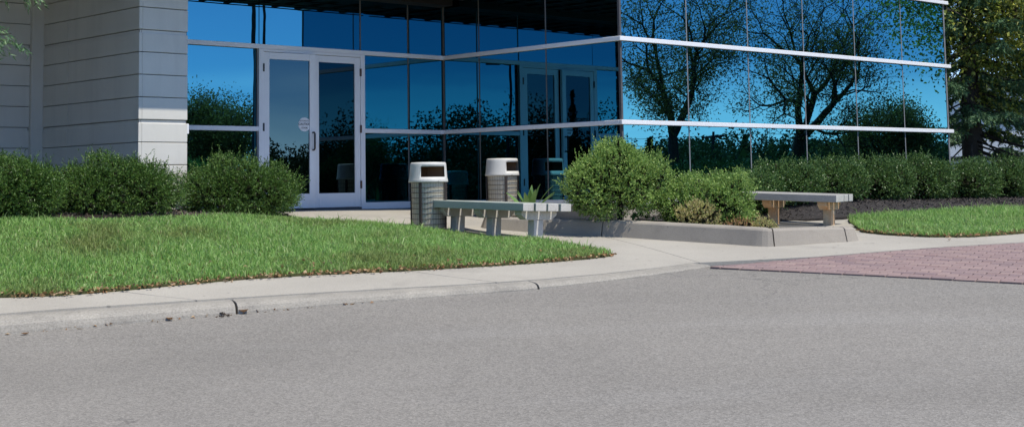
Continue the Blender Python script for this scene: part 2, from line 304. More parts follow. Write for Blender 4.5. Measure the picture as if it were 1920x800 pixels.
class MB:
    def __init__(s): s.v, s.f = [], []
    def add(s, V, F):
        n = len(s.v); s.v += [tuple(float(c) for c in p) for p in V]; s.f += [tuple(i + n for i in q) for q in F]; return s
    def box(s, x0, x1, y0, y1, z0, z1):
        return s.add([(x0, y0, z0), (x1, y0, z0), (x1, y1, z0), (x0, y1, z0), (x0, y0, z1), (x1, y0, z1), (x1, y1, z1), (x0, y1, z1)],
                     [(0, 3, 2, 1), (4, 5, 6, 7), (0, 1, 5, 4), (1, 2, 6, 5), (2, 3, 7, 6), (3, 0, 4, 7)])
    def prism(s, poly, a0, a1, axis='x'):          # a 2-d outline extruded along an axis
        n = len(poly)
        def P(a, p): return {'x': (a, p[0], p[1]), 'y': (p[0], a, p[1]), 'z': (p[0], p[1], a)}[axis]
        V = [P(a0, p) for p in poly] + [P(a1, p) for p in poly]
        return s.add(V, [tuple(range(n))[::-1], tuple(range(n, 2 * n))] + [(i, (i + 1) % n, n + (i + 1) % n, n + i) for i in range(n)])
    def tube(s, pts, rs, k=6, cap=True):
        pts = [Vector(p) for p in pts]; rs = rs if hasattr(rs, '__len__') else [rs] * len(pts)
        ref = Vector((0.31, 0.17, 0.93)); V = []; F = []
        for i, p in enumerate(pts):
            d = (pts[min(i + 1, len(pts) - 1)] - pts[max(i - 1, 0)]).normalized()
            if abs(d.dot(ref)) > 0.97: ref = Vector((0.9, 0.3, 0.1))
            u = d.cross(ref).normalized(); w = d.cross(u)
            for j in range(k):
                a = 2 * math.pi * j / k; V.append(p + (u * math.cos(a) + w * math.sin(a)) * rs[i])
        for i in range(len(pts) - 1):
            for j in range(k): F.append((i * k + j, i * k + (j + 1) % k, (i + 1) * k + (j + 1) % k, (i + 1) * k + j))
        if cap: F += [tuple(range(k))[::-1], tuple((len(pts) - 1) * k + j for j in range(k))]
        return s.add(V, F)
    def lathe(s, prof, k=32, skip=None):           # prof [(r, z)]; skip(angle, z) leaves a face out
        V = []; F = []
        for r, z in prof:
            for j in range(k): a = 2 * math.pi * j / k; V.append((r * math.cos(a), r * math.sin(a), z))
        for i in range(len(prof) - 1):
            for j in range(k):
                if skip and skip(2 * math.pi * (j + 0.5) / k, (prof[i][1] + prof[i + 1][1]) / 2): continue
                F.append((i * k + j, i * k + (j + 1) % k, (i + 1) * k + (j + 1) % k, (i + 1) * k + j))
        return s.add(V, F)
    def build(s, name, mat, parent=None, bev=0.0, smooth=False, seg=2):
        me = bpy.data.meshes.new(name); me.from_pydata(s.v, [], s.f); me.update()
        b = bmesh.new(); b.from_mesh(me); bmesh.ops.recalc_face_normals(b, faces=b.faces); b.to_mesh(me); b.free()
        o = link(name, me, mat, parent, smooth)
        if bev:
            m = o.modifiers.new('bevel', 'BEVEL'); m.width = bev; m.segments = seg; m.limit_method = 'ANGLE'; m.angle_limit = rad(40)
        return o
def copy_tree(o, parent=None):
    c = o.copy(); COL.objects.link(c); c.parent = parent
    for ch in list(o.children): copy_tree(ch, c)
    return c
def sheet(name, poly, off, mat, parent=None, step=0.6, thick=0.0, hfun=None, cuts=()):   # terrain-following sheet; cuts keep one side of plan lines
    b = bmesh.new()
    f = b.faces.new([b.verts.new((x, y, 0)) for x, y in poly])
    if f.normal.z < 0 or True: bmesh.ops.recalc_face_normals(b, faces=b.faces)
    for (px, py_, nx, ny) in cuts:
        bmesh.ops.bisect_plane(b, geom=b.verts[:] + b.edges[:] + b.faces[:], plane_co=(px, py_, 0), plane_no=(nx, ny, 0), clear_outer=True)
        if not b.faces: b.free(); return None
    xs = [v.co.x for v in b.verts]; ys = [v.co.y for v in b.verts]
    for lo, hi, no in ((min(xs), max(xs), (1, 0, 0)), (min(ys), max(ys), (0, 1, 0))):
        n = int((hi - lo) / step)
        for i in range(1, n + 1):
            c = lo + (hi - lo) * i / (n + 1)
            bmesh.ops.bisect_plane(b, geom=b.verts[:] + b.edges[:] + b.faces[:], plane_co=(c if no[0] else 0, c if no[1] else 0, 0), plane_no=no)
    bmesh.ops.triangulate(b, faces=[f for f in b.faces if len(f.verts) > 4])
    hs = TV([(v.co.x, v.co.y) for v in b.verts])
    for v, h in zip(b.verts, hs): v.co.z = (hfun(v.co.x, v.co.y, h) if hfun else h) + off
    for f in b.faces:
        f.normal_update()
        if f.normal.z < 0: f.normal_flip()
    if thick:
        r = bmesh.ops.extrude_face_region(b, geom=b.faces[:])
        top = [g for g in r['geom'] if isinstance(g, bmesh.types.BMVert)]
        bot = [v for v in b.verts if v not in set(top)]
        for v in bot: v.co.z -= thick
        bmesh.ops.recalc_face_normals(b, faces=b.faces)
    me = bpy.data.meshes.new(name); b.to_mesh(me); b.free()
    return link(name, me, mat, parent)
def inpoly(P, poly):
    P = np.asarray(P); r = np.zeros(len(P), bool); n = len(poly)
    for i in range(n):
        (x0, y0), (x1, y1) = poly[i], poly[(i + 1) % n]
        c = ((y0 > P[:, 1]) != (y1 > P[:, 1])) & (P[:, 0] < (x1 - x0) * (P[:, 1] - y0) / ((y1 - y0) or 1e-9) + x0)
        r ^= c
    return r
def scatter(poly, n, rs):
    a = np.array(poly); lo, hi = a.min(0), a.max(0); out = []; tot = 0
    while tot < n:
        P = lo + rs.rand(n, 2) * (hi - lo); P = P[inpoly(P, poly)]; out.append(P); tot += len(P)
    return np.concatenate(out)[:n]
def unit(A): return A / np.maximum(np.linalg.norm(A, axis=-1, keepdims=True), 1e-9)
def leaves(C, D, L, Wd, rs, fold=0.0, tri=False):          # rhombic leaves: base C, direction D, lengths, widths
    n = len(C); D = unit(D); up = rs.normal(size=(n, 3)); X = unit(np.cross(D, up)); N = np.cross(X, D)
    L = np.broadcast_to(np.asarray(L, float), (n,))[:, None]; Wd = np.broadcast_to(np.asarray(Wd, float), (n,))[:, None]
    if tri: return np.stack([C + X * Wd * 0.5, C + D * L, C - X * Wd * 0.5], 1).reshape(-1, 3), np.arange(3 * n).reshape(n, 3)
    V = np.stack([C, C + D * L * 0.45 + X * Wd * 0.5 + N * Wd * fold, C + D * L, C + D * L * 0.45 - X * Wd * 0.5 + N * Wd * fold], 1).reshape(-1, 3)
    return V, np.arange(4 * n).reshape(n, 4)

# ------------------------------------------------------------------ ground, road, pavement
def kdrop(x): return 0.115 - 0.095 * np.clip((x + 4.5) / 6.0, 0, 1) - 0.012 * np.clip((x - 1.4), 0, 1)   # road below pavement
KB = [(-420, 663), (-200, 646), (0, 627), (215, 608), (430, 589), (700, 566), (1000, 543), (1200, 520), (1332, 500)]
kb = []
for q in KB:
    g = gnd(*q)
    for _ in range(3): g = gnd(q[0], q[1], -float(kdrop(g[0])))
    kb.append(g)
kb = np.array(kb)
kb_ext = np.vstack([[-40, kb[0][1] - 8], kb])
def ext(a, b, k): a, b = np.array(a), np.array(b); return [tuple(a + (b - a) * t) for t in (0, 0.4, 1.0, k)]
pv_far = ext(gnd(1332, 500), gnd(1920, 455), 1.9)
pv_near = ext(gnd(1332, 500.5), gnd(1920, 531), 1.9)
ground_o = sheet('ground', [(-300, -300), (300, -300), (300, 300), (-300, 300)], -0.30, 'soil', step=4.0, hfun=lambda x, y, h: h if (abs(x) < 16 and -9 < y < 32) else h + 0.1)
tag(ground_o, kind='structure')
for m in (0,):
    ground_o.data.materials.clear(); ground_o.data.materials.append(surf('rough_ground', (0.07, 0.085, 0.03), (0.09, 0.085, 0.04), 0.4, 0.3, 20, 0.95))
road_poly = [(-40, -30), (45, -30), (45, 12), tuple(np.array(pv_near[3]) + [20, -1.0])] + [tuple(p) for p in pv_near[::-1]] + [tuple(p) for p in kb[::-1]] + [tuple(kb_ext[0])]
road = sheet('road', road_poly, 0.0, 'asphalt', step=0.8, hfun=lambda x, y, h: h - float(kdrop(x)) - 0.004)
tag(road, kind='structure')
# rolled kerb, one casting between each pair of joints
kerb_root = empty('kerb', (0, 0, 0)); tag(kerb_root, kind='structure')
def resample(P, st=0.12):
    P = np.asarray(P, float); s = np.r_[0, np.cumsum(np.linalg.norm(np.diff(P, axis=0), axis=1))]
    t = np.linspace(0, s[-1], max(2, int(s[-1] / st) + 1))
    for _ in range(1): Q = np.c_[np.interp(t, s, P[:, 0]), np.interp(t, s, P[:, 1])]
    k = 5; Qp = np.vstack([np.repeat(Q[:1], k, 0), Q, np.repeat(Q[-1:], k, 0)])
    Q2 = np.stack([Qp[i:i + len(Q)] for i in range(2 * k + 1)]).mean(0); Q2[0], Q2[-1] = Q[0], Q[-1]
    return Q2
kc = resample(kb_ext)
tan = unit(np.gradient(kc, axis=0)); nor = np.c_[-tan[:, 1], tan[:, 0]]        # pointing up to the building
KW = 0.24
def kerb_prof(drop): return [(-0.02, -0.12), (0.0, -0.004), (0.02, drop * 0.45), (0.06, drop * 0.78), (0.12, drop * 0.94), (0.19, drop + 0.001), (KW, drop + 0.004), (KW, -0.12)]
joints = [gnd(418, 590)[0], gnd(1003, 543)[0], -8.6, -14]
cuts_i = sorted([int(np.argmin(abs(kc[:, 0] - j))) for j in joints])
bounds = [0] + cuts_i + [len(kc) - 1]
rs = np.random.RandomState(5)
for a, b_ in zip(bounds[:-1], bounds[1:]):
    idx = np.arange(a, b_ + 1); V = []; F = []
    for m, i in enumerate(idx):
        p = kc[i].copy()
        if m == 0 and a != 0: p = p + tan[i] * 0.011
        if m == len(idx) - 1 and b_ != len(kc) - 1: p = p - tan[i] * 0.011
        dr = float(kdrop(p[0])); h0 = T(*(p + nor[i] * KW * 0.5)) - dr
        wob = rs.normal(0, 0.003)
        for (o, z) in kerb_prof(dr): q = p + nor[i] * (o + wob * (z < dr * 0.9)); V.append((q[0], q[1], h0 + z + rs.normal(0, 0.0012)))
    kp = 8
    for m in range(len(idx) - 1):
        for j in range(kp - 1): F.append((m * kp + j, (m + 1) * kp + j, (m + 1) * kp + j + 1, m * kp + j + 1))
    mb = MB(); mb.add(V, F); mb.add([V[j] for j in range(kp)], [tuple(range(kp))]); mb.add([V[(len(idx) - 1) * kp + j] for j in range(kp)], [tuple(range(kp))[::-1]])
    mb.build('kerb_segment', 'kerb', kerb_root, smooth=False)
# concrete pavement, cut into slabs by its joints
kt = kc + nor * (KW + 0.004)
pave_root = empty('pavement', (0, 0, 0)); tag(pave_root, kind='structure')
pave_poly = [tuple(p) for p in kt[::6]] + [tuple(kt[-1])] + [tuple(p) for p in pv_far[1:]] + [(16, 20), (16, 24), (7.0, 24.6), tuple(BW(11, 3.0)), tuple(BW(4.43, 3.0)), tuple(BW(4.43, -0.0)), tuple(BW(-0.7, -0.0)), (-7, 17.5), (-20, 15), (-40, 10)]
def jl(a, b):                                   # joint through two pixels -> (point, normal)
    A, B = np.array(gnd(*a)), np.array(gnd(*b)); t = unit(B - A); return A, np.array([-t[1], t[0]])
JA = [jl((215, 545), (380, 564)), jl((770, 508), (905, 526)), jl((1270, 480), (1310, 492))]
mids = BW(0, 1.9), n1                           # cross joint in the walk to the doors
def side(A, n, s): p = A + n * 0.004 * s; return (p[0], p[1], -n[0] * s, -n[1] * s)
def lr(n): return 1 if n[0] > 0 else -1
JAo = [(A, n * lr(n)) for A, n in JA]           # normals pointing to +x
cells = [[side(JAo[0][0], JAo[0][1], -1)],
         [side(JAo[0][0], JAo[0][1], 1), side(JAo[1][0], JAo[1][1], -1)],
         [side(JAo[1][0], JAo[1][1], 1), side(JAo[2][0], JAo[2][1], -1)],
         [side(JAo[2][0], JAo[2][1], 1)]]
cross = [jl((560, 402), (760, 408)), jl((1620, 444), (1800, 452))]
crosso = [(A, n * (1 if n[1] > 0 else -1)) for A, n in cross]
for ci, c in enumerate(cells):
    A, n = crosso[1] if ci == 3 else crosso[0]
    for s_ in (-1, 1): sheet('slab', pave_poly, 0.0, 'concrete', pave_root, 0.5, 0.1, cuts=c + [side(A, n, s_)])
# brick paver band: the pieces that show are bricks of their own
pav_root = empty('paver_band', (0, 0, 0)); tag(pav_root, kind='structure')
band = [tuple(p) for p in pv_far] + [tuple(p) for p in pv_near[::-1]]
bed = sheet('paver_bed', band, -0.012, 'groove', pav_root, 0.6, hfun=lambda x, y, h: h - float(kdrop(x)) * 0.0)
rdir = unit(np.array(pv_near[2]) - np.array(pv_near[0])); rnor = np.array([-rdir[1], rdir[0]])
mbk = MB(); mbk.box(-0.0965, 0.0965, -0.046, 0.046, -0.05, 0.0)
brick_proto = mbk.build('brick', 'brick', pav_root, bev=0.005, seg=1)
bm_me = brick_proto.data; bpy.data.objects.remove(brick_proto)
ba = np.array(band); org = np.array(pv_near[0]); cand = []
for r in range(-4, 70):
    for c in range(-4, 70):
        p = org + rdir * ((c + 0.5 * (r % 2)) * 0.203) + rnor * (r * 0.1015 + 0.05)
        cand.append((p[0], p[1]))
cand = np.array(cand)
def clip_poly(poly, clip):                      # both counter-clockwise
    for i in range(len(clip)):
        a, b_ = np.array(clip[i]), np.array(clip[(i + 1) % len(clip)]); e = b_ - a; out = []
        if np.linalg.norm(e) < 1e-3: continue
        sd = [e[0] * (p[1] - a[1]) - e[1] * (p[0] - a[0]) for p in poly]
        for k in range(len(poly)):
            p, q, sp, sq = poly[k], poly[(k + 1) % len(poly)], sd[k], sd[(k + 1) % len(poly)]
            if sp >= 0: out.append(p)
            if sp * sq < 0: out.append(p + (q - p) * sp / (sp - sq))
        poly = out
        if len(poly) < 3: return []
    return poly
bc = np.array(band); area = 0.5 * np.sum(bc[:, 0] * np.roll(bc[:, 1], -1) - np.roll(bc[:, 0], -1) * bc[:, 1])
bccw = [np.array(p) for p in (band if area > 0 else band[::-1])]
Pc = np.c_[cand, TV(cand) - CZ]; dep = Pc @ CF; pxs = 960 + FPX * (Pc @ CR) / dep
order = np.argsort(np.where(pxs < 1940, 0, 100) + dep); rs = np.random.RandomState(3)
ang = math.atan2(rdir[1], rdir[0]); rest = MB(); made = 0
for i in order:
    da, db = rdir * 0.0965, rnor * 0.046; c = cand[i]
    whole = [c - da - db, c + da - db, c + da + db, c - da + db]
    poly = clip_poly(whole, bccw)
    if len(poly) < 3: continue
    pa = np.array(poly); ar = 0.5 * abs(np.sum(pa[:, 0] * np.roll(pa[:, 1], -1) - np.roll(pa[:, 0], -1) * pa[:, 1]))
    if ar < 0.0008: continue
    zt = 0.004 + rs.normal(0, 0.0012)
    if made < 300:
        if ar > 0.0177:
            o = bpy.data.objects.new('brick', bm_me); COL.objects.link(o)
            gx = (T(c[0] + 0.1, c[1]) - T(c[0] - 0.1, c[1])) / 0.2; gy = (T(c[0], c[1] + 0.1) - T(c[0], c[1] - 0.1)) / 0.2
            q = Vector((0, 0, 1)).rotation_difference(Vector((-gx, -gy, 1)).normalized()) @ Euler((0, 0, ang + rs.normal(0, 0.006))).to_quaternion()
            o.location = (c[0], c[1], T(*c) + zt); o.rotation_mode = 'QUATERNION'; o.rotation_quaternion = q
        else:
            h = TV(pa) + zt; m = len(pa); mb = MB()
            mb.add([(p[0], p[1], h[k]) for k, p in enumerate(pa)] + [(p[0], p[1], h[k] - 0.05) for k, p in enumerate(pa)], [tuple(range(m)), tuple(range(2 * m - 1, m - 1, -1))] + [(k, (k + 1) % m, m + (k + 1) % m, m + k) for k in range(m)])
            o = mb.build('brick', 'brick')
        o.parent = pav_root; mo = o.modifiers.new('bevel', 'BEVEL'); mo.width = 0.005; mo.segments = 1
        made += 1
    else:
        h = TV(pa) + zt; m = len(pa)
        rest.add([(p[0], p[1], h[k]) for k, p in enumerate(pa)] + [(p[0], p[1], h[k] - 0.05) for k, p in enumerate(pa)], [tuple(range(m)), tuple(range(2 * m - 1, m - 1, -1))] + [(k, (k + 1) % m, m + (k + 1) % m, m + k) for k in range(m)])
if rest.v: tag(rest.build('bricks', 'brick', pav_root), kind='stuff')
def strip(name, line, w, off, mat, parent=None):   # narrow edging along a plan polyline
    P = resample(line, 0.2); t = unit(np.gradient(P, axis=0)); n = np.c_[-t[:, 1], t[:, 0]] * w / 2
    A, B = P + n, P - n; V = np.r_[np.c_[A, TV(A) + off], np.c_[B, TV(B) + off]]; k = len(P)
    return arr(name, V, [(k + i, k + i + 1, i + 1, i) for i in range(k - 1)], mat, parent)
strip('edge_joint', np.array(pv_near), 0.008, 0.0035, 'groove', pav_root)
strip('edge_joint', np.array(pv_far) , 0.025, 0.0065, 'groove', pav_root)

# lawns and beds
LAWN_L = gpoly([(-260, 562), (-20, 553), (110, 549), (215, 541), (420, 521), (560, 512), (770, 502), (1000, 489), (1100, 481), (1148, 475), (1115, 468), (1060, 459), (1000, 451), (930, 445), (860, 439), (790, 431), (700, 424), (620, 418), (550, 411), (470, 409), (340, 411), (200, 412), (100, 412), (0, 414), (-260, 416)], 0.03)
lawn_l = sheet('lawn', LAWN_L, 0.025, 'turf', step=0.5, thick=0.08); tag(lawn_l, kind='structure')
BED_L = gpoly([(-260, 415), (0, 413), (100, 411), (340, 410), (470, 409), (548, 409)], 0.0) + [tuple(BW(0.55, 1.05)), tuple(BW(0.55, 0.12)), tuple(BW(-0.2, 0.12)), tuple(BW(-1.6, 1.2)), tuple(BW(-1.6, -1.5)), tuple(BW(-7, -1.5))]
bed_l = sheet('mulch_bed', BED_L, 0.035, 'soil', step=0.5, thick=0.08); tag(bed_l, kind='structure')
LAWN_R = gpoly([(1616, 431), (1660, 436), (1740, 440), (1820, 440), (1920, 433), (2200, 415), (2200, 383), (1920, 391), (1800, 394), (1700, 399), (1640, 404), (1590, 410)], 0.03)
lawn_r = sheet('lawn', LAWN_R, 0.025, 'turf', step=0.5, thick=0.08); tag(lawn_r, kind='structure')
BED_R = [tuple(BW(4.6, 3.66)), tuple(BW(4.6, 4.3))] + gpoly([(1470, 418), (1580, 412), (1640, 405), (1700, 400), (1800, 395), (1920, 392), (2200, 384)], 0.0) + [tuple(BW(22, 3.66))]
bed_r = sheet('mulch_bed', BED_R, 0.035, 'mulch', step=0.5, thick=0.08); tag(bed_r, kind='structure')

# ------------------------------------------------------------------ the building (local x along the facade, y into the building)
bld = empty('office_building', (K0[0], K0[1], 0), rad(90) - THETA)
tag(bld, 'blue mirror-glass office building with pale panelled wing and white horizontal bars', 'building')
ZL, ZU, Z3, MH = 1.1277, 2.2477, 3.3541, 0.0616
rows = [0.07, ZL, ZU, Z3, 4.46, 5.57]
SOF = 3.08
def loc(px, py_, n=0.0):                        # pixel on a plane parallel to the facade, n metres in front -> facade x
    r = ray(px, py_); O = K0 + n1 * n
    s, t = np.linalg.solve(np.array([[r[0], -d1[0]], [r[1], -d1[1]]]), O); return float(t)
XW = L1; YW = -L2; XE = XW + L3
NC = 1.09                                       # the column stands this far in front of the glass
xcol1 = loc(352, 150, NC); xcol0 = loc(260, 190, NC)
prs = random.Random(4)
def pane(x0, x1, z0, z1, face):                 # face: 'f' facade, 'l' wedge side, 'r' wedge front
    g = 0.006; mb = MB()
    if face == 'l': mb.box(XW, XW + 0.02, -x1 + g, -x0 - g, z0 + g, z1 - g)
    else:
        y = 0.0 if face == 'f' else YW
        mb.box(x0 + g, x1 - g, y, y + 0.02, z0 + g, z1 - g)
    # each pane sits a hair out of true, as real glazing does
    cx = np.mean(np.array(mb.v), 0); a, b_ = prs.gauss(0, 0.0008), prs.gauss(0, 0.0008)
    V = []
    for v in mb.v:
        d = np.array(v) - cx
        if face == 'l': d[0] += a * d[1] + b_ * d[2]
        else: d[1] += a * d[0] + b_ * d[2]
        V.append(tuple(cx + d))
    mb.v = V
    return mb.build('glass_pane', 'glass', bld)
FX = [xcol1 + 0.005, 1.11, 2.848, 3.738, L1]
for i in range(4):
    for k in range(3):
        if i == 1 and k < 2: continue
        z1 = rows[k + 1] if k < 2 else SOF + 0.05
        pane(FX[i] + (0.04 if i == 2 and k < 2 else 0), FX[i + 1] - (0.04 if i == 0 and k < 2 else 0), rows[k], z1, 'f')
LX = [0.0, 0.81, 2.21, L2]
for i in range(3):
    for k in range(5): pane(LX[i], LX[i + 1], rows[k], rows[k + 1], 'l')
for i in range(6):
    for k in range(5): pane(XW + 1.4 * i, XW + 1.4 * (i + 1), rows[k], rows[k + 1], 'r')
def seams(lst, face, hi):
    for x in lst:
        mb = MB(); w = 0.011
        if face == 'l': mb.box(XW - 0.003, XW + 0.015, -x - w, -x + w, 0.07, hi)
        elif face == 'f': mb.box(x - w, x + w, -0.003, 0.015, 0.07 if x != FX[2] else ZU, hi)
        else: mb.box(x - w, x + w, YW - 0.003, YW + 0.015, 0.07, hi)
        mb.build('glazing_seam', 'sealant' if face == 'r' else 'groove', bld)
seams([FX[3], FX[2]], 'f', SOF); seams(LX[1:3], 'l', 5.57); seams([XW + 1.4 * i for i in range(1, 6)], 'r', 5.57)
MB().box(XW - 0.012, XW + 0.03, -0.03, 0.03, 0.0, 5.57).build('corner_seam', 'groove', bld)
MB().box(XW - 0.006, XW + 0.03, YW - 0.006, YW + 0.03, 0.0, 5.57).build('corner_trim', 'grey_metal', bld)
MB().box(XE - 0.03, XE + 0.012, YW - 0.006, YW + 0.1, 0.0, 5.57).build('corner_trim', 'sealant', bld)
MB().box(XE - 0.03, XE + 0.0, YW + 0.1, 6.0, 0.0, 5.57).build('end_wall', 'grey_metal', bld)
for z in (ZL, ZU, Z3, 4.46, 5.57):              # horizontal bars
    pr = 0.055
    MB().box(XW - pr, XE + 0.085, YW - pr, YW - 0.004, z - MH, z).build('horizontal_bar', 'alum', bld, bev=0.006)
    MB().box(XW - pr, XW - 0.004, YW - 0.004 + 0.002, -pr - 0.001, z - MH, z).build('horizontal_bar', 'alum', bld, bev=0.006)
    if z == ZL:
        MB().box(xcol1 + 0.004, 1.071, -pr, -0.004, z - MH, z).build('horizontal_bar', 'alum', bld, bev=0.004)
        MB().box(2.888, XW - 0.004, -pr, -0.004, z - MH, z).build('horizontal_bar', 'alum', bld, bev=0.004)
    elif z == ZU: MB().box(xcol1 + 0.004, XW - 0.004, -pr, -0.004, z - MH, z).build('horizontal_bar', 'alum', bld, bev=0.004)
MB().box(2.888, XW - 0.01, -0.05, -0.002, -0.02, 0.075).build('bottom_rail', 'alum', bld, bev=0.005)
MB().box(xcol1 + 0.004, 1.071, -0.05, -0.002, -0.02, 0.075).build('bottom_rail', 'alum', bld, bev=0.005)
MB().box(XW - 0.05, XW - 0.002, YW - 0.05, -0.052, 0.0, 0.075).build('bottom_rail', 'alum', bld, bev=0.005)
MB().box(XW - 0.05, XE, YW - 0.05 - 0.002, YW - 0.002, 0.0, 0.075).build('bottom_rail', 'alum', bld, bev=0.005)
MB().box(XW - 0.03, XE, YW - 0.03, 0.0, -0.5, -0.003).build('plinth', 'planter', bld)
# dark rooms behind the glass so that nothing shows through joints
MB().box(xcol1 + 0.004, XW + 0.03, 0.03, 6, -0.1, SOF + 1.0).build('room_core', 'dark', bld)
MB().box(XW + 0.035, XE - 0.04, YW + 0.03, 6, -0.3, 5.55).build('room_core', 'dark', bld)
# door frame and leaves
for x0, x1 in ((1.072, 1.147), (2.81, 2.887)): MB().box(x0, x1, -0.06, -0.002, -0.015, ZU - MH - 0.001).build('door_jamb', 'alum', bld, bev=0.004)
MB().box(1.148, 2.809, -0.058, 0.0, 2.148, ZU - MH - 0.001).build('door_head', 'alum', bld, bev=0.003)
MB().box(1.148, 2.809, -0.07, 0.0, -0.02, 0.012).build('threshold', 'grey_metal', bld, bev=0.003)
MB().box(1.14, 2.82, 0.01, 0.029, 0.0, 2.2).build('door_lining', 'dark', bld)
def leaf(hx, sgn, ang, handle):                 # local frame: x from the hinge, y inwards
    Wl, st = 0.828, 0.098
    mb = MB()
    for a, b_, c, d in ((0.004, st, 0.016, 2.142), (Wl - st, Wl - 0.003, 0.016, 2.142), (st, Wl - st, 0.016, 0.215), (st, Wl - st, 2.05, 2.142)):
        x0, x1 = sorted((a * sgn, b_ * sgn)); mb.box(x0, x1, -0.048, -0.004, c, d)
    o = mb.build('door', 'alum', bld, bev=0.003)
    o.location = (hx, 0, 0); o.rotation_euler = (0, 0, ang)
    x0, x1 = sorted(((st + 0.001) * sgn, (Wl - st - 0.001) * sgn))
    MB().box(x0, x1, -0.032, -0.02, 0.216, 2.049).build('door_glass', 'door_glass', o)
    for z in (0.33, 1.12, 1.93):
        MB().box(-0.012, 0.016, -0.064, -0.049, z - 0.055, z + 0.055).build('hinge', 'black' if sgn > 0 else 'rust', o, bev=0.002)
    xh = (Wl - 0.05) * sgn
    if handle:
        MB().tube([(xh, -0.048, 1.055), (xh - 0.0, -0.085, 1.055), (xh, -0.105, 1.035), (xh, -0.105, 0.835), (xh, -0.085, 0.815), (xh, -0.048, 0.815)], 0.0125, 8).build('door_handle', 'black', o, smooth=True)
    return o
hinge_x = 1.15
tgt = 592.5; best = 0                           # how far the left leaf stands open: its free edge is seen at x = 592.5
for k in range(0, 250):
    a = rad(k * 0.1); w = BW(hinge_x + 0.825 * math.cos(a), 0.825 * math.sin(a) + 0.05 * math.cos(a))
    P = np.array([w[0], w[1], 0.8]); px = 960 + FPX * (P @ CR) / (P @ CF)
    if px > tgt: best = a; break
    best = a
door_l = leaf(hinge_x, 1, -min(best, rad(14)), True)
door_r = leaf(2.808, -1, 0, False)
print('door angle', math.degrees(best))
door_l['label'] = 'left door leaf standing slightly open with black pull handle'
# round sticker
sx_, sz_ = 0.655, 1.165
mb = MB(); k = 28; mb.add([(sx_ + 0.097 * math.cos(2 * math.pi * j / k), -0.0335, sz_ + 0.097 * math.sin(2 * math.pi * j / k)) for j in range(k)] + [(sx_ + 0.097 * math.cos(2 * math.pi * j / k), -0.0322, sz_ + 0.097 * math.sin(2 * math.pi * j / k)) for j in range(k)],
    [tuple(range(k)), tuple(range(2 * k - 1, k - 1, -1))] + [(j, (j + 1) % k, k + (j + 1) % k, k + j) for j in range(k)])
mb.build('sticker', 'white', door_l)
def text_mesh(txt, size, x, z, y, parent, bold=0.0):
    cu = bpy.data.curves.new('lettering', 'FONT'); cu.body = txt; cu.size = size; cu.align_x = 'CENTER'; cu.align_y = 'CENTER'; cu.extrude = 0.0006; cu.offset = bold; cu.resolution_u = 2
    t = bpy.data.objects.new('lettering', cu); COL.objects.link(t); bpy.context.view_layer.update()
    me = bpy.data.meshes.new_from_object(t.evaluated_get(bpy.context.evaluated_depsgraph_get())); bpy.data.objects.remove(t)
    o = link('lettering', me, 'ink', parent); o.rotation_euler = (math.pi / 2, 0, 0); o.location = (x, y, z); return o
text_mesh('AUTOMATIC', 0.027, sx_, sz_ + 0.048, -0.035, door_l)
text_mesh('CAUTION', 0.043, sx_, sz_ + 0.004, -0.035, door_l, 0.0009)
text_mesh('DOOR', 0.032, sx_, sz_ - 0.047, -0.035, door_l, 0.0006)
# panelled wing: core walls with separate precast courses
CH = 0.2866 * 0.942; ZB = 0.923 * 0.942 + CZ                    # course height, underside of one wide reveal
def panel_face(name, x0, x1, y0, y1, ax, splits, zmax=6.4):   # ax 'y': face looks out along -y at y0; 'x': face looks along -x at x0
    core = MB(); core.box(x0 + (0.03 if ax == 'x' else 0), x1, y0 + (0.03 if ax == 'y' else 0.05), y1, -0.3, zmax)
    c = core.build('wall', 'groove', bld)
    lo, hi = (x0, x1) if ax == 'y' else (y0, y1)
    cuts = [lo] + splits + [hi]
    for k in range(-4, int((zmax - ZB) / CH)):
        z0 = ZB + k * CH; z1 = z0 + CH; rev = (k % 4 == 3)
        z0 += 0.004; z1 -= 0.004
        if k % 4 == 3: pass
        if (k + 1) % 4 == 0: z1 -= 0.0          # course above carries the wide reveal at its foot
        if k % 4 == 3 or k == -1: z1 -= 0.036
        for a, b_ in zip(cuts[:-1], cuts[1:]):
            a2, b2 = a + (0.0015 if a != lo else 0), b_ - (0.0015 if b_ != hi else 0)
            mb = MB()
            if ax == 'y': mb.box(a2, b2, y0, y0 + 0.045, z0, z1)
            else: mb.box(x0, x0 + 0.045, a2, b2, z0, z1)
            mb.build('wall_panel', 'precast', c, bev=0.006)
        if k % 4 == 3:                          # recessed back of the wide reveal
            mb = MB()
            if ax == 'y': mb.box(lo, hi - 0.012, y0 + 0.022, y0 + 0.04, z1, z1 + 0.036)
            else: mb.box(x0 + 0.022, x0 + 0.04, lo + 0.022, hi, z1, z1 + 0.036)
            mb.build('reveal', 'precast', c)
    return c
def locn(px, py_):                              # pixel on the side wall of the column -> facade y
    r = ray(px, py_); O = K0 + d1 * xcol0
    s, t = np.linalg.solve(np.array([[r[0], n1[0]], [r[1], n1[1]]]), O); return float(t)
y2 = locn(79, 150)
panel_face('wall', xcol0 + 0.046, xcol1, -NC, 0.25, 'y', [])
panel_face('wall', xcol0, xcol0 + 0.4, -NC, y2, 'x', [locn(127, 150)])
panel_face('wall', -9.0, xcol0 - 0.16, y2 + 0.02, y2 + 0.6, 'y', [-5.0])
MB().box(xcol0 - 0.158, xcol0 + 0.02, y2 - 0.03, y2 + 0.3, -0.3, 6.4).build('corner_pilaster', 'precast', bld, bev=0.01)
MB().box(xcol1 + 0.001, xcol1 + 0.03, -NC + 0.01, -NC + 0.06, ZB - 0.165, ZB - 0.04).build('bar_bracket', 'alum', bld, bev=0.008)
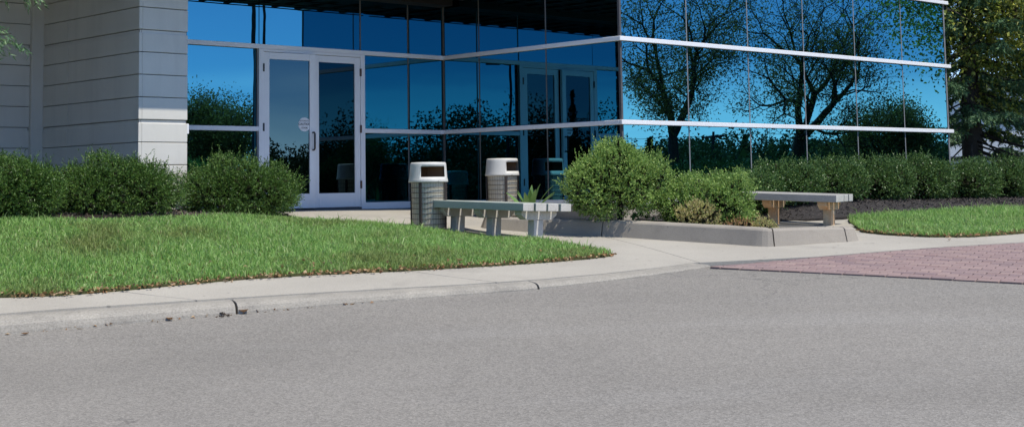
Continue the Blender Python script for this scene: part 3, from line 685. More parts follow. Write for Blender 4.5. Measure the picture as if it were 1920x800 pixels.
# canopy over the recessed entrance, with soffit beams, and the parapets
MB().box(-7.0, XW - 0.06, -2.06, 0.0, SOF + 0.012, SOF + 0.8).build('shade_canopy', 'precast', bld, bev=0.02)  # left end lengthened out of view to keep sun off the far-left wall
MB().box(-7.0, xcol0 + 0.35, 0.003, y2 + 0.5, SOF + 0.1, SOF + 0.78).build('shade_canopy', 'precast', bld)  # unseen slab added to close the gap and block sun on the left wall
for i in range(16): MB().box(-2.5 + i * 0.43, -2.46 + i * 0.43, -1.96, -0.32, SOF - 0.03, SOF - 0.001).build('soffit_beam', 'brown_pole', bld)
for i in range(4): MB().box(-2.5, XW - 0.07, -1.9 + i * 0.44, -1.86 + i * 0.44, SOF - 0.042, SOF - 0.031).build('soffit_beam', 'brown_pole', bld)
MB().box(-2.5, XW - 0.07, -1.98, -0.01, SOF + 0.0, SOF + 0.010).build('soffit', 'brown_pole', bld)
MB().box(-0.3, XW - 0.07, -0.31, -0.01, SOF - 0.1, SOF - 0.001).build('soffit_bulkhead', 'brown_pole', bld)
MB().box(XW - 0.1, XE + 0.1, YW - 0.1, 6, 5.575, 6.5).build('parapet', 'precast', bld, bev=0.02)
MB().box(-9, XW, 0.2, 6, SOF + 0.81, 6.5).build('upper_wall', 'precast', bld)
# ------------------------------------------------------------------ planter
PL = np.array([gnd(882, 425), gnd(1150, 444), gnd(1440, 463), gnd(1612, 452), (3.95, 17.35), (0.35, 19.1)])
planter = empty('concrete_planter', (PL[:, 0].mean(), PL[:, 1].mean(), T(PL[:, 0].mean(), PL[:, 1].mean())))
tag(planter, 'low raised concrete planter edging with shrubs between the two benches', 'planter')
po = np.array(planter.location)
def round_loop(P, r=0.16, k=5):
    out = []; n = len(P)
    for i in range(n):
        a, b_, c = P[i - 1], P[i], P[(i + 1) % n]
        u, v = unit(a - b_), unit(c - b_)
        rr = r if i != 0 else 0.3
        for t in np.linspace(0, 1, k): out.append((b_ + u * rr) * (1 - t) ** 2 + 2 * t * (1 - t) * b_ + (b_ + v * rr) * t ** 2)
    return np.array(out)
loop = round_loop(PL); lp = []
for i in range(len(loop)):
    a, b_ = loop[i], loop[(i + 1) % len(loop)]; m = max(1, int(np.linalg.norm(b_ - a) / 0.15))
    for t in range(m): lp.append(a + (b_ - a) * t / m)
lp = np.array(lp); n_ = len(lp)
tg = unit(np.roll(lp, -1, 0) - np.roll(lp, 1, 0)); inn = np.c_[-tg[:, 1], tg[:, 0]]
if inpoly([lp[3] + inn[3] * 0.1], [tuple(p) for p in lp])[0] == False: inn = -inn
PHX = [-0.6, 0.3, 1.2, 2.7, 3.3, 3.85]; PHV = [0.135, 0.17, 0.195, 0.195, 0.175, 0.15]
front = [PL[0], PL[1], PL[2], PL[3]]
def dfront(p):                                  # distance behind the front kerb line
    d = 9
    for a, b_ in zip(front[:-1], front[1:]):
        t = np.clip(((p - a) @ (b_ - a)) / ((b_ - a) @ (b_ - a)), 0, 1); d = min(d, np.linalg.norm(p - a - (b_ - a) * t))
    return d
def PHf(p): p = np.array(p[:2]); h = np.interp(p[0], PHX, PHV); return float(h * (1 - np.clip((dfront(p) - 0.2) / 0.9, 0, 0.72)))
def pprof_(PH): return [(-0.0, -0.12), (0.0, 0.0), (0.045, PH * 0.86), (0.06, PH * 0.95), (0.09, PH), (0.19, PH + 0.003), (0.205, PH - 0.012), (0.205, -0.05)]
jpx = [gnd(1133, 443), gnd(1456, 462), gnd(1594, 453), (2.2, 18.2), (0.2, 18.9)]
ji = sorted(set([int(np.argmin(((lp - np.array(j)) ** 2).sum(1))) for j in jpx]))
rs = np.random.RandomState(8)
for a, b_ in zip(ji, ji[1:] + [ji[0] + n_]):
    idx = [i % n_ for i in range(a, b_ + 1)]; V = []; F = []; kp = 8
    for m, i in enumerate(idx):
        p = lp[i].copy()
        if m == 0: p += tg[i] * 0.007
        if m == len(idx) - 1: p -= tg[i] * 0.007
        h = T(*p)
        for (o, z) in pprof_(PHf(p)): q = p + inn[i] * o; V.append((q[0] - po[0], q[1] - po[1], h + z + rs.normal(0, 0.001) - po[2]))
    for m in range(len(idx) - 1):
        for j in range(kp - 1): F.append((m * kp + j, (m + 1) * kp + j, (m + 1) * kp + j + 1, m * kp + j + 1))
    mb = MB(); mb.add(V, F); mb.add(V[:kp], [tuple(range(kp))]); mb.add(V[-kp:], [tuple(range(kp))[::-1]])
    mb.build('planter_edge', 'planter', planter)
PIN = [tuple(p) for p in (lp + inn * 0.2)[::3]]
def PMf(x, y): return PHf((x, y)) - 0.045
soil = sheet('planter_soil', PIN, 0.0, 'mulch', None, 0.25, hfun=lambda x, y, h: h + PMf(x, y)); soil.parent = planter; soil.location = -planter.location
def pgnd(x, y):                                 # pixel -> point on the planter bed
    r = ray(x, y); Zs = np.linspace(15.5, 19.2, 240); Q = np.c_[r[0] * Zs, Zs]
    h = r[2] * Zs + CZ - TV(Q) - np.array([PMf(*q) for q in Q]); h[~inpoly(Q, PIN)] = 1
    i = int(np.argmax(h < 0)) if (h < 0).any() else len(Zs) // 2
    return (float(Q[i, 0]), float(Q[i, 1]))
def pz(p): return T(p[0], p[1]) + PMf(p[0], p[1])

# ------------------------------------------------------------------ benches
def terr_frame(p, xdir, level=0.0):
    e = 0.6; x2 = np.array(xdir) / np.linalg.norm(xdir); y2_ = np.array([-x2[1], x2[0]])
    def tt(q): return T(q[0], q[1])
    sx = (tt(p + x2 * e) - tt(p - x2 * e)) / (2 * e) * (1 - level); sy = (tt(p + y2_ * e) - tt(p - y2_ * e)) / (2 * e) * (1 - level)
    X = Vector((x2[0], x2[1], sx)).normalized(); Y = Vector((y2_[0], y2_[1], sy)); Z = X.cross(Y).normalized(); Y = Z.cross(X)
    Mx = Matrix((X, Y, Z)).transposed().to_4x4(); return Mx
def bench(A, B, D, slat, leg, capm, endm, seat_h=0.43):     # A, B front corners and D rear corner of the seat top, in 3-d
    A, B, D = map(Vector, (A, B, D)); X = (B - A); ln = X.length; X.normalize(); Y = D - B; Y -= X * Y.dot(X); wd = Y.length; Y.normalize(); Z = X.cross(Y)
    Mx = Matrix((X, Y, Z)).transposed().to_4x4(); Mx.translation = (A + B) / 2 + Y * wd / 2 - Z * seat_h
    root = empty('bench', (0, 0, 0)); root.matrix_world = Mx
    th = 0.088; g = 0.028; sw = (wd - 3 * g) / 4
    for i in range(4):
        y0 = -wd / 2 + i * (sw + g); o = prs.uniform(-0.008, 0.008)
        s_ = MB().box(-ln / 2 + o, ln / 2 + o, y0, y0 + sw, seat_h - th, seat_h + prs.uniform(-0.003, 0.003)).build('slat', slat, root, bev=0.006)
        s_.data.materials.append(MT[endm])
        for p in s_.data.polygons:
            if abs(p.normal.x) > 0.9: p.material_index = 1  # seat ends take the paler tone painted to look sunlit
    for lx in (-ln / 2 + 0.16, -0.05, ln / 2 - 0.2):
        lb = seat_h - th - 0.102
        MB().box(lx - 0.055, lx + 0.055, -0.07, 0.07, -0.10, lb).build('leg', leg, root, bev=0.005)
        MB().prism([(-0.27, seat_h - th - 0.001), (0.27, seat_h - th - 0.001), (0.27, seat_h - th - 0.045), (0.19, lb + 0.001), (-0.19, lb + 0.001), (-0.27, seat_h - th - 0.045)], lx - 0.06, lx + 0.06, 'x').build('cross_support', capm, root, bev=0.005)
    return root
A1, B1, D1 = at(800, 374.6, 17.95), at(982, 381, 16.6), at(1067, 382, 17.1)
b1 = bench(A1, B1, D1, 'bench', 'bench_lit', 'bench_lit', 'bench_lit'); print('bench1', b1.matrix_world.translation.z, T(*b1.matrix_world.translation[:2]))
tag(b1, 'grey-green slatted bench on three T-shaped legs at the tip of the lawn', 'bench', 'benches beside the planter')
B2 = at(1567, 366, 18.15); xd2 = unit(np.array([0.86, -0.51])); A2 = B2[:2] - xd2 * 1.75; D2 = B2[:2] + np.array([0.51, 0.86]) * 0.68
def px_of(p): P = np.array([p[0], p[1], p[2] - CZ]); return 960 + FPX * (P @ CR) / (P @ CF)
A2 = at(px_of((A2[0], A2[1], 0)), 358.6, A2[1]); D2 = at(px_of((D2[0], D2[1], 0)), 364.0, D2[1])
b2 = bench(A2, B2, D2, 'bench_tan', 'bench_rust', 'bench_rust', 'bench_lit'); c2 = np.array(b2.matrix_world.translation[:2]); print('bench2', b2.matrix_world.translation.z, T(*c2))
b2z = b2.matrix_world.translation.z
tag(b2, 'taupe slatted bench with bare orange-brown wooden supports in front of the long hedge', 'bench', 'benches beside the planter')
pd = sheet('bench_pad', [tuple(c2 + xd2 * sx * 1.0 + np.array([0.51, 0.86]) * sy * 0.42) for sx, sy in ((-1, -1), (1, -1), (1, 1), (-1, 1))], 0.0, 'concrete', None, 0.5, 0.1, hfun=lambda x, y, h: h + 0.02)
tag(pd, kind='structure')

# ------------------------------------------------------------------ litter bins
def litter_bin(p, z, open_dir, label, hh=0.83, R=0.228):
    root = empty('litter_bin', (p[0], p[1], z)); tag(root, label, 'bin', 'wire litter bins with white lids')
    hb = hh * 0.715
    MB().lathe([(0.001, 0.03), (R - 0.035, 0.03), (R - 0.03, 0.05), (R - 0.016, hb - 0.01), (R - 0.012, hb)], 40).build('liner', 'liner', root, smooth=True)
    wires = MB()
    for j in range(40):
        a = 2 * math.pi * j / 40; c_, s_ = math.cos(a), math.sin(a)
        wires.tube([((R - 0.012) * c_, (R - 0.012) * s_, 0.02), (R * c_, R * s_, hb)], 0.0016, 3, False)
    wires.build('wire_mesh', 'wire', root)
    for j in range(10):
        z_ = 0.02 + (hb - 0.025) * j / 9; r_ = R - 0.010 + 0.011 * j / 9 + 0.002
        MB().tube([(r_ * math.cos(2 * math.pi * q / 40), r_ * math.sin(2 * math.pi * q / 40), z_) for q in range(41)], 0.0036, 5, False).build('hoop', 'wire', root, smooth=True)
    for j in range(4):
        a = open_dir + rad(45) + j * math.pi / 2
        b_ = MB(); b_.box(R - 0.004, R + 0.008, -0.016, 0.016, -0.02, hb); o = b_.build('upright', 'wire', root, bev=0.002); o.rotation_euler = (0, 0, a)
    z0 = hb - 0.005; H = hh - z0; o0, o1 = z0 + H * 0.26, z0 + H * 0.78
    prof = [(R + 0.010, z0), (R + 0.014, z0 + 0.01), (R + 0.010, z0 + 0.028), (R + 0.003, o0), (R - 0.006, o1), (R - 0.009, hh - 0.022), (R - 0.013, hh - 0.008), (R - 0.024, hh - 0.001), (R - 0.1, hh + 0.002), (0.001, hh + 0.004)]
    def sk(a, zz):
        d = (a - open_dir + math.pi) % (2 * math.pi) - math.pi; d2_ = (a - open_dir) % (2 * math.pi) - math.pi
        return o0 < zz < o1 and (abs(d) < rad(44))
    lid = MB().lathe(prof, 72, sk).build('lid', 'lid', root, smooth=True)
    sm = lid.modifiers.new('solid', 'SOLIDIFY'); sm.thickness = 0.006; sm.offset = -1
    fl = MB().box(-0.15, 0.0, -0.012, 0.012, o0 - 0.02, o1 + 0.02).build('inner_flap', 'flap', lid); fl.rotation_euler = (0, 0, open_dir + rad(25))
    fl2 = MB().box(-0.012, 0.0, -0.2, 0.2, o0 - 0.02, o1 + 0.02).build('inner_flap', 'flap', lid); fl2.rotation_euler = (0, 0, open_dir - rad(40))
    return root
g1 = gnd(804, 433); va = math.atan2(-g1[1], -g1[0])
litter_bin(g1, T(*g1), va + rad(19), 'white-lidded wire litter bin at the lawn edge, behind the end of the bench')
p2 = at(943, 400, 20.72); va2 = math.atan2(-p2[1], -p2[0])
litter_bin((p2[0], p2[1]), T(p2[0], p2[1]) + 0.004, va2 + rad(58), 'white-lidded wire litter bin close against the glass, next to the leafy plant')

# ------------------------------------------------------------------ shrubs
def ell_pts(rs, n, lobes, shell=0.28, zmin=0.02, clump=1.0, ex=0.9):
    out_p, out_n = [], []
    for (cx, cy, cz, a, b_, c, wgt) in lobes:
        m = int(n * wgt); u = unit(rs.normal(size=(m, 3)))
        su = np.sign(u) * np.abs(u) ** ex
        r = 1 - shell * rs.rand(m) ** 1.7
        lump = 1 + 0.07 * np.sin(5 * u[:, 0] + 3 * u[:, 2] + cx * 9) + 0.06 * np.sin(7 * u[:, 1] - 4 * u[:, 2] + cy * 5) + 0.05 * np.sin(11 * u[:, 2] + 6 * u[:, 0])
        P = np.c_[cx + su[:, 0] * a * r * lump, cy + su[:, 1] * b_ * r * lump, cz + su[:, 2] * c * r * lump]
        N = unit(np.c_[u[:, 0] / a, u[:, 1] / b_, u[:, 2] / c])
        cl = np.sin(P[:, 0] * 13 + cx * 3 + P[:, 2] * 5) * np.sin(P[:, 1] * 12 + P[:, 2] * 7) + 0.6 * np.sin(P[:, 2] * 17 + P[:, 0] * 9)
        P = P + N * (0.03 * np.clip(cl, -1, 1))[:, None] * clump
        k = (P[:, 2] > zmin) & ~((cl < -0.35) & (rs.rand(m) < 0.62 * clump)); out_p.append(P[k]); out_n.append(N[k])
    return np.concatenate(out_p), np.concatenate(out_n)
def sprigs(P, N, rs, L, nl, w, up=0.5, spread=0.9, leafL=0.03):
    m = len(P); D = unit(N + np.array([0, 0, up]) + rs.normal(0, 0.42, (m, 3)))
    L = L * rs.uniform(0.6, 1.25, m)
    t = np.tile(np.linspace(0.05, 1.0, nl), m); I = np.repeat(np.arange(m), nl)
    C = P[I] + D[I] * (t * L[I])[:, None]
    Dl = unit(D[I] * (1.1 - spread * 0.4) + rs.normal(0, 0.55 * spread, (m * nl, 3)))
    return leaves(C, Dl, leafL * rs.uniform(0.7, 1.2, m * nl), w * rs.uniform(0.8, 1.2, m * nl), rs, 0.15)
def shrub(name, pos, lobes, seed, mat, n, L, nl, w, leafL, up=0.5, shoots=0, label='', group=None, cat='shrub', inner=900, rz=0.0, stem=None):
    rs = np.random.RandomState(seed)
    root = empty(name, pos, rz); tag(root, label, cat, group)
    P, N = ell_pts(rs, n, lobes); V, F = sprigs(P, N, rs, L, nl, w, up, leafL=leafL)
    if shoots:                                   # long shoots that break the outline
        Ps, Ns = ell_pts(rs, shoots, lobes, 0.05, 0.12); k = Ns[:, 2] > -0.1; Ps, Ns = Ps[k], Ns[k]
        V2, F2 = sprigs(Ps, Ns, rs, L * 2.0, nl * 2, w, up * 1.3, 0.75, leafL); F = np.r_[F, F2 + len(V)]; V = np.r_[V, V2]
    arr('foliage', V, F, mat, root)
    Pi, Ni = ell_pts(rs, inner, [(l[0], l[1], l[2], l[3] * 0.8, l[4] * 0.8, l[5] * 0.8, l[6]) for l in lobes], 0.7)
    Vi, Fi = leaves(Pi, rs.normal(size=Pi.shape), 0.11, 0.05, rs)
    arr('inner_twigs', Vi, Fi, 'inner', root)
    st = MB(); c0 = lobes[0]
    for j in range(stem or 5):
        a = rs.rand() * 6.28; r = rs.uniform(0.2, 0.6)
        st.tube([(c0[0] + 0.05 * math.cos(a), c0[1] + 0.05 * math.sin(a), -0.06), (c0[0] + c0[3] * r * 0.4 * math.cos(a), c0[1] + c0[4] * r * 0.4 * math.sin(a), c0[5] * 0.5), (c0[0] + c0[3] * r * math.cos(a), c0[1] + c0[4] * r * math.sin(a), c0[5] * 1.2)], [0.02, 0.014, 0.007], 5)
    st.build('stem', 'bark', root)
    return root
yl = [('broad dark green yew bush touching the left picture edge', 18, 402, 15.35, 0.60, 0.56), ('wide dark green yew bush in front of the shaded panelled wall', 220, 404, 16.15, 0.78, 0.57), ('dark green yew bush with feathery shoots beside the glass doors', 449, 404, 17.45, 0.76, 0.61)]
for i, (lab, px, py_, Z, hw, ht) in enumerate(yl):
    p = at(px, py_, Z + 0.55); z = T(p[0], p[1]) + 0.03
    c = (0, 0, ht * 0.46, hw * 0.8, 0.6, ht * 0.58, 0.6)
    lobes = [c, (-hw * 0.42, -0.08, ht * 0.36, hw * 0.45, 0.5, ht * 0.46, 0.3), (hw * 0.42, -0.05, ht * 0.38, hw * 0.45, 0.5, ht * 0.46, 0.3)]
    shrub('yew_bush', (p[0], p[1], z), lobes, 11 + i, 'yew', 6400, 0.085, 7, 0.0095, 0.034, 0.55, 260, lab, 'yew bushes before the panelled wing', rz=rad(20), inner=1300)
pb = [pgnd(1157, 411)]; print('bush', pb)
p = at(1157, 400, 17.85)[:2]
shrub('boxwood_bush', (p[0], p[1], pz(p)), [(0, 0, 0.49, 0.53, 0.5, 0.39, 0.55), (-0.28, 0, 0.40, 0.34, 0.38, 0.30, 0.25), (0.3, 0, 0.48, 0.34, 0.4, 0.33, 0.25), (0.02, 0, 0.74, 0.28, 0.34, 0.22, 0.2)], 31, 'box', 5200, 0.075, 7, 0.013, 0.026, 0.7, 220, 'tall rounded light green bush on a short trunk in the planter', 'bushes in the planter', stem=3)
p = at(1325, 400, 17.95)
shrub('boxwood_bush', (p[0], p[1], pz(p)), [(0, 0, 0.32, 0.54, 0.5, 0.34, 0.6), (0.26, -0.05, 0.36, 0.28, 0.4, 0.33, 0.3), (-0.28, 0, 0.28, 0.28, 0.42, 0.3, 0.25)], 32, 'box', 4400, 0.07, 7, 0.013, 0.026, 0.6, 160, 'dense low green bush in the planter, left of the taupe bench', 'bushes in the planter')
p = pgnd(1312, 416)
shrub('small_shrub', (p[0], p[1], pz(p)), [(0, 0, 0.13, 0.25, 0.22, 0.17, 0.7), (-0.08, 0, 0.18, 0.16, 0.16, 0.14, 0.4)], 33, 'tan_shrub', 1100, 0.05, 6, 0.011, 0.022, 0.8, 60, 'small fading yellow-brown shrub at the front of the planter', None, inner=200)
for (px, py_, w_, h_, sd, mm, lab) in [(1385, 424, 0.22, 0.09, 34, 'rust_shrub', 'low rusty red ground cover by the planter corner'), (1432, 425, 0.13, 0.1, 35, 'tan_shrub', 'low yellow-green tuft right at the planter corner')]:
    p = pgnd(px, py_); shrub('ground_cover_plant', (p[0], p[1] + 0.05, pz(p)), [(0, 0, 0.04, w_, 0.17, h_, 1.0)], sd, mm, 520, 0.045, 6, 0.011, 0.02, 0.8, 40, lab, None, 'plant', inner=80)
p = at(1200, 400, 17.9)[:2]; shrub('small_sprig_plant', (p[0], p[1], pz(p)), [(0, 0, 0.05, 0.12, 0.08, 0.06, 1.0)], 36, 'hosta', 70, 0.05, 4, 0.025, 0.04, 0.8, 8, 'tiny broad-leaved weed at the foot of the tall rounded bush', None, 'plant', inner=5)
# long hedge in front of the right glass
hp = [(1395, 1.25, 0.47), (1470, 1.30, 0.51), (1555, 1.3, 0.52), (1640, 1.35, 0.57), (1720, 1.4, 0.62), (1812, 1.35, 0.55), (1885, 1.35, 0.61), (1960, 1.35, 0.6)]
hl = ['green hedge bush half hidden behind the taupe bench and planter bush', 'dark green hedge bush directly above the seat of the taupe bench', 'hedge bush behind the right end of the taupe bench', 'hedge bush just right of the taupe bench, before the fifth glass column', 'tall hedge bush before the last glass column of the building', 'hedge bush in front of the spruce trunk', 'hedge bush right of the spruce trunk, before the far white building', 'hedge bush cut by the right picture edge']
for i, (px, w_, h_) in enumerate(hp):
    x = loc(px, 330, L2 + 0.98); q = BW(x, L2 + 0.98)
    lobes = [(0, 0, h_ * 0.48, w_ * 0.385, 0.5, h_ * 0.54, 0.6), (-0.15, -0.05, h_ * 0.42, w_ * 0.26, 0.46, h_ * 0.44, 0.25), (0.17, -0.02, h_ * 0.42, w_ * 0.25, 0.46, h_ * 0.48, 0.25)]
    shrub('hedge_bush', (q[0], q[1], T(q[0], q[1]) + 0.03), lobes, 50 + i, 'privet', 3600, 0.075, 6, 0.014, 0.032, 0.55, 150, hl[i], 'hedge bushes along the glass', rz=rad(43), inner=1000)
# leafy plant with lance leaves
q = at(992, 378, 19.35); hz0 = T(q[0], q[1])
hosta = empty('leafy_plant', (q[0], q[1], hz0)); tag(hosta, 'plant with long pointed green leaves between the far bin and the rounded bush', 'plant')
rs = np.random.RandomState(9)
for j in range(16):
    a = j * 2.4 + rs.rand(); Lh = rs.uniform(0.42, 0.74); el = rs.uniform(0.85, 1.4); V = []; F = []
    for s_ in range(7):
        t = s_ / 6; r = Lh * t * math.cos(el) * (1 + 0.3 * t); z = Lh * t * math.sin(el) - 0.10 * t * t * Lh / 0.4; w_ = 0.042 * math.sin(math.pi * min(1, t * 0.9 + 0.1)) + 0.003
        c_ = np.array([r * math.cos(a), r * math.sin(a), z]); sd = np.array([-math.sin(a), math.cos(a), 0]) * w_
        V += [c_ - sd + [0, 0, 0.012], c_, c_ + sd + [0, 0, 0.012]]
    for s_ in range(6):
        for e in (0, 1): F.append((s_ * 3 + e, s_ * 3 + e + 1, (s_ + 1) * 3 + e + 1, (s_ + 1) * 3 + e))
    arr('leaf', V, F, 'hosta', hosta, True)

# ------------------------------------------------------------------ trees
def branch_tree(rs, h0, r0, forks, depth, spread=0.55, upw=0.35, ratio=0.72, wob=0.10):
    segs, tips = [], []
    def grow(p, d, L, r, lv):
        n = 5; pts = [p]; rr = [r]
        for i in range(n):
            d = unit(d + rs.normal(0, wob, 3) + np.array([0, 0, upw * 0.12])); p = p + d * L / n; pts.append(p); rr.append(r * (1 - 0.26 * (i + 1) / n))
            if lv >= max(2, depth - 2) and i >= 1: tips.append((p, d, lv))
            if lv >= 1 and i in (1, 3) and lv < depth: 
                if rs.rand() < 0.65:
                    sd = unit(d + rs.normal(0, 0.75, 3)); grow(p, sd, L * 0.55, r * 0.4, lv + 1 if lv + 1 >= 2 else 2)
        segs.append((pts, rr, lv))
        if lv < depth:
            k = forks if lv == 0 else (2 if rs.rand() < 0.7 else 3)
            ph = rs.rand() * 6.28
            for j in range(k):
                a = ph + j * 6.283 / k + rs.normal(0, 0.3); ax = unit(np.cross(d, [0.3, 0.2, 1.0])); ay = np.cross(d, ax)
                nd_ = unit(d + (ax * math.cos(a) + ay * math.sin(a)) * spread * rs.uniform(0.75, 1.3) + np.array([0, 0, upw * 0.3]))
                grow(p, nd_, L * ratio * rs.uniform(0.85, 1.2), rr[-1] * (0.8 if k == 2 else 0.7), lv + 1)
        else: tips.append((p, d, lv + 1))
    grow(np.zeros(3), np.array([0.02, 0.0, 1.0]), h0, r0, 0)
    return segs, tips
def tree(name, pos, seed, h0, r0, forks, depth, label, cat='tree', group=None, spread=0.55, upw=0.35, ratio=0.72, leaf='tree_leaf', nleaf=12000, ll=0.085, lw=0.05, cl=0.22, rz=0.0):
    rs = np.random.RandomState(seed); root = empty(name, pos, rz); tag(root, label, cat, group)
    segs, tips = branch_tree(rs, h0, r0, forks, depth, spread, upw, ratio)
    mb = MB(); lb = MB()
    for pts, rr, lv in segs: (mb if lv == 0 else lb).tube(pts, rr, 8 if lv < 2 else (5 if lv < 4 else 3), False)
    tr = mb.build('trunk', 'bark', root, smooth=True); lb.build('limbs', 'bark', root, smooth=True)
    P = np.array([t[0] for t in tips]); D = np.array([t[1] for t in tips])
    I = rs.randint(0, len(P), nleaf)
    C = P[I] + rs.normal(0, cl, (len(I), 3)); Dl = unit(D[I] * 0.4 + rs.normal(0, 1, (len(I), 3)) + [0, 0, -0.25])
    V, F = leaves(C, Dl, ll * rs.uniform(0.6, 1.3, len(I)), lw * rs.uniform(0.6, 1.2, len(I)), rs, 0.2)
    arr('crown', V, F, leaf, root)
    return root
def reflect_pos(px, Dv, plane_n, say=True):               # where a thing stands that is seen in the front glass at column px and total path Dv
    v = np.array([ray(px, 300)[0], 1.0]) * Dv; d = (v - (K0 + n1 * plane_n)) @ n1
    print('mirrored thing stands at', v - 2 * d * n1)
    return v - 2 * d * n1
NR = L2
q = reflect_pos(1266, 36, NR); tree('lawn_tree', (q[0], q[1], T(*q)), 3, 1.6, 0.17, 2, 6, 'open-crowned tree mirrored in the first glass columns right of the corner', group='trees mirrored in the glass', spread=0.74, upw=0.28, ratio=0.785, nleaf=18000, ll=0.068, lw=0.038, cl=0.15)
q = reflect_pos(1488, 38, NR); tree('lawn_tree', (q[0], q[1], T(*q)), 41, 1.5, 0.21, 3, 6, 'spreading tree mirrored in the middle of the right glass front', group='trees mirrored in the glass', spread=0.8, upw=0.26, ratio=0.78, nleaf=18000, ll=0.068, lw=0.038, cl=0.15)
q = reflect_pos(1690, 46, NR); tree('lawn_tree', (q[0], q[1], T(*q)), 12, 1.0, 0.16, 3, 5, 'dense dark tree mirrored low near the end of the glass front', group='trees mirrored in the glass', spread=0.9, ratio=0.66, nleaf=22000, ll=0.09, lw=0.05, cl=0.25, upw=0.2)
q = reflect_pos(412, 60, 0); tree('lawn_tree', (q[0], q[1], T(*q)), 15, 1.75, 0.2, 4, 5, 'round full tree mirrored in the pane left of the doors', group='trees mirrored in the glass', spread=0.65, ratio=0.7, nleaf=38000, ll=0.1, lw=0.06, cl=0.35, upw=0.3)
tree('lawn_tree', (4.5, -24, T(4.5, -24)), 18, 1.4, 0.18, 3, 5, 'leafy tree mirrored dimly in the dark side glass above the doors', group='trees mirrored in the glass', spread=0.7, ratio=0.72, nleaf=32000, ll=0.085, lw=0.05, cl=0.3)
# golden-green tree whose crown hangs into the top right corner
tree('turning_tree', (11.4, 28.8, T(11.4, 28.8)), 21, 1.9, 0.14, 4, 5, 'yellowing leafy tree whose crown hangs into the top right corner', spread=0.85, ratio=0.79, leaf='gold_leaf', nleaf=52000, ll=0.085, lw=0.055, cl=0.3, upw=0.15)
# spruces
def spruce(pos, seed, height, r0, rb, z0, label, step=0.30, nb=9, rz=0.0, dead=0, twigs=26, nl=0.06, nw=0.014):
    rs = np.random.RandomState(seed); root = empty('spruce_tree', pos, rz); tag(root, label, 'spruce', 'spruce trees by the building')
    MB().tube([(0, 0, -0.1), (0.02, 0, 0.4), (0.03, 0.02, height * 0.5), (0, 0, height)], [r0 * 1.25, r0, r0 * 0.6, 0.03], 12).build('trunk', 'bark', root, smooth=True)
    lim = MB(); PC, PD, PL_, PW = [], [], [], []
    z = z0
    while z < height - 0.3:
        Rl = rb * (1 - (z - z0) / (height - z0)) ** 0.85 + 0.15
        for j in range(nb):
            a = rs.rand() * 6.283; L = Rl * rs.uniform(0.75, 1.1); zz = z + rs.uniform(0, step)
            dirh = np.array([math.cos(a), math.sin(a), 0]); pts = []; m = 7
            for i in range(m + 1):
                t = i / m; pts.append(dirh * L * t + np.array([0, 0, zz - 0.28 * L * t + 0.30 * L * max(0, t - 0.55)]))
            lim.tube(pts, list(np.linspace(0.022, 0.004, m + 1)), 4, False)
            pts = np.array(pts); sdv = np.array([-math.sin(a), math.cos(a), 0])
            nt_ = int(L * twigs)
            for q_ in range(nt_):
                t = rs.uniform(0.12 if zz > dead else 0.75, 1.0); p = np.array([np.interp(t, np.linspace(0, 1, m + 1), pts[:, c]) for c in range(3)])
                d = unit(dirh * 0.55 + sdv * rs.choice([-1, 1]) * rs.uniform(0.2, 1.0) + np.array([0, 0, -0.75 * rs.rand() - 0.1]))
                l_ = rs.uniform(0.16, 0.38)
                for s_ in range(4):
                    PC.append(p + d * l_ * s_ / 4); PD.append(unit(d + np.array([0, 0, -0.18 * s_]))); PL_.append(l_ * 0.36); PW.append(0.045)
        z += step
    lim.build('limbs', 'bark', root)
    PC, PD = np.array(PC), np.array(PD); PL_, PW = np.array(PL_), np.array(PW)
    # needles: a fan of narrow blades on every shoot
    k = 5; I = np.repeat(np.arange(len(PC)), k); tt = np.tile(np.linspace(0, 0.8, k), len(PC))
    C = PC[I] + PD[I] * (PL_[I] * tt)[:, None]; Dn = unit(PD[I] * 0.9 + rs.normal(0, 0.5, (len(I), 3)))
    V, F = leaves(C, Dn, nl, nw * 1.2, rs, 0, True)
    arr('crown', V, F, 'spruce', root)
    return root
q = at(1822, 290, 28.2); spruce((q[0], q[1], T(q[0], q[1])), 5, 8.0, 0.21, 2.6, 0.75, 'dark spruce with drooping branches beyond the end of the glass front', step=0.32, nb=9, dead=1.35, twigs=24, nl=0.075, nw=0.022)
spruce((-6.8, 14.3, T(-6.8, 14.3)), 6, 7.5, 0.18, 2.25, 2.15, 'spruce at the left picture edge showing only its sunlit branch tips', step=0.34, nb=8, twigs=22)

for (x_, y_, sd_, lb_) in ((-11.2, 16.6, 16, 'unseen spruce added beyond the left picture edge to shade the panelled wall'), (-10.3, 11.0, 26, 'unseen spruce added beyond the left picture edge near the kerb, for shade')):
    spruce((x_, y_, T(x_, y_)), sd_, 9.0, 0.2, 2.6, 0.8, lb_, step=0.6, nb=7, twigs=9, nl=0.13, nw=0.05)  # out-of-view trees added to darken the left panelled wall
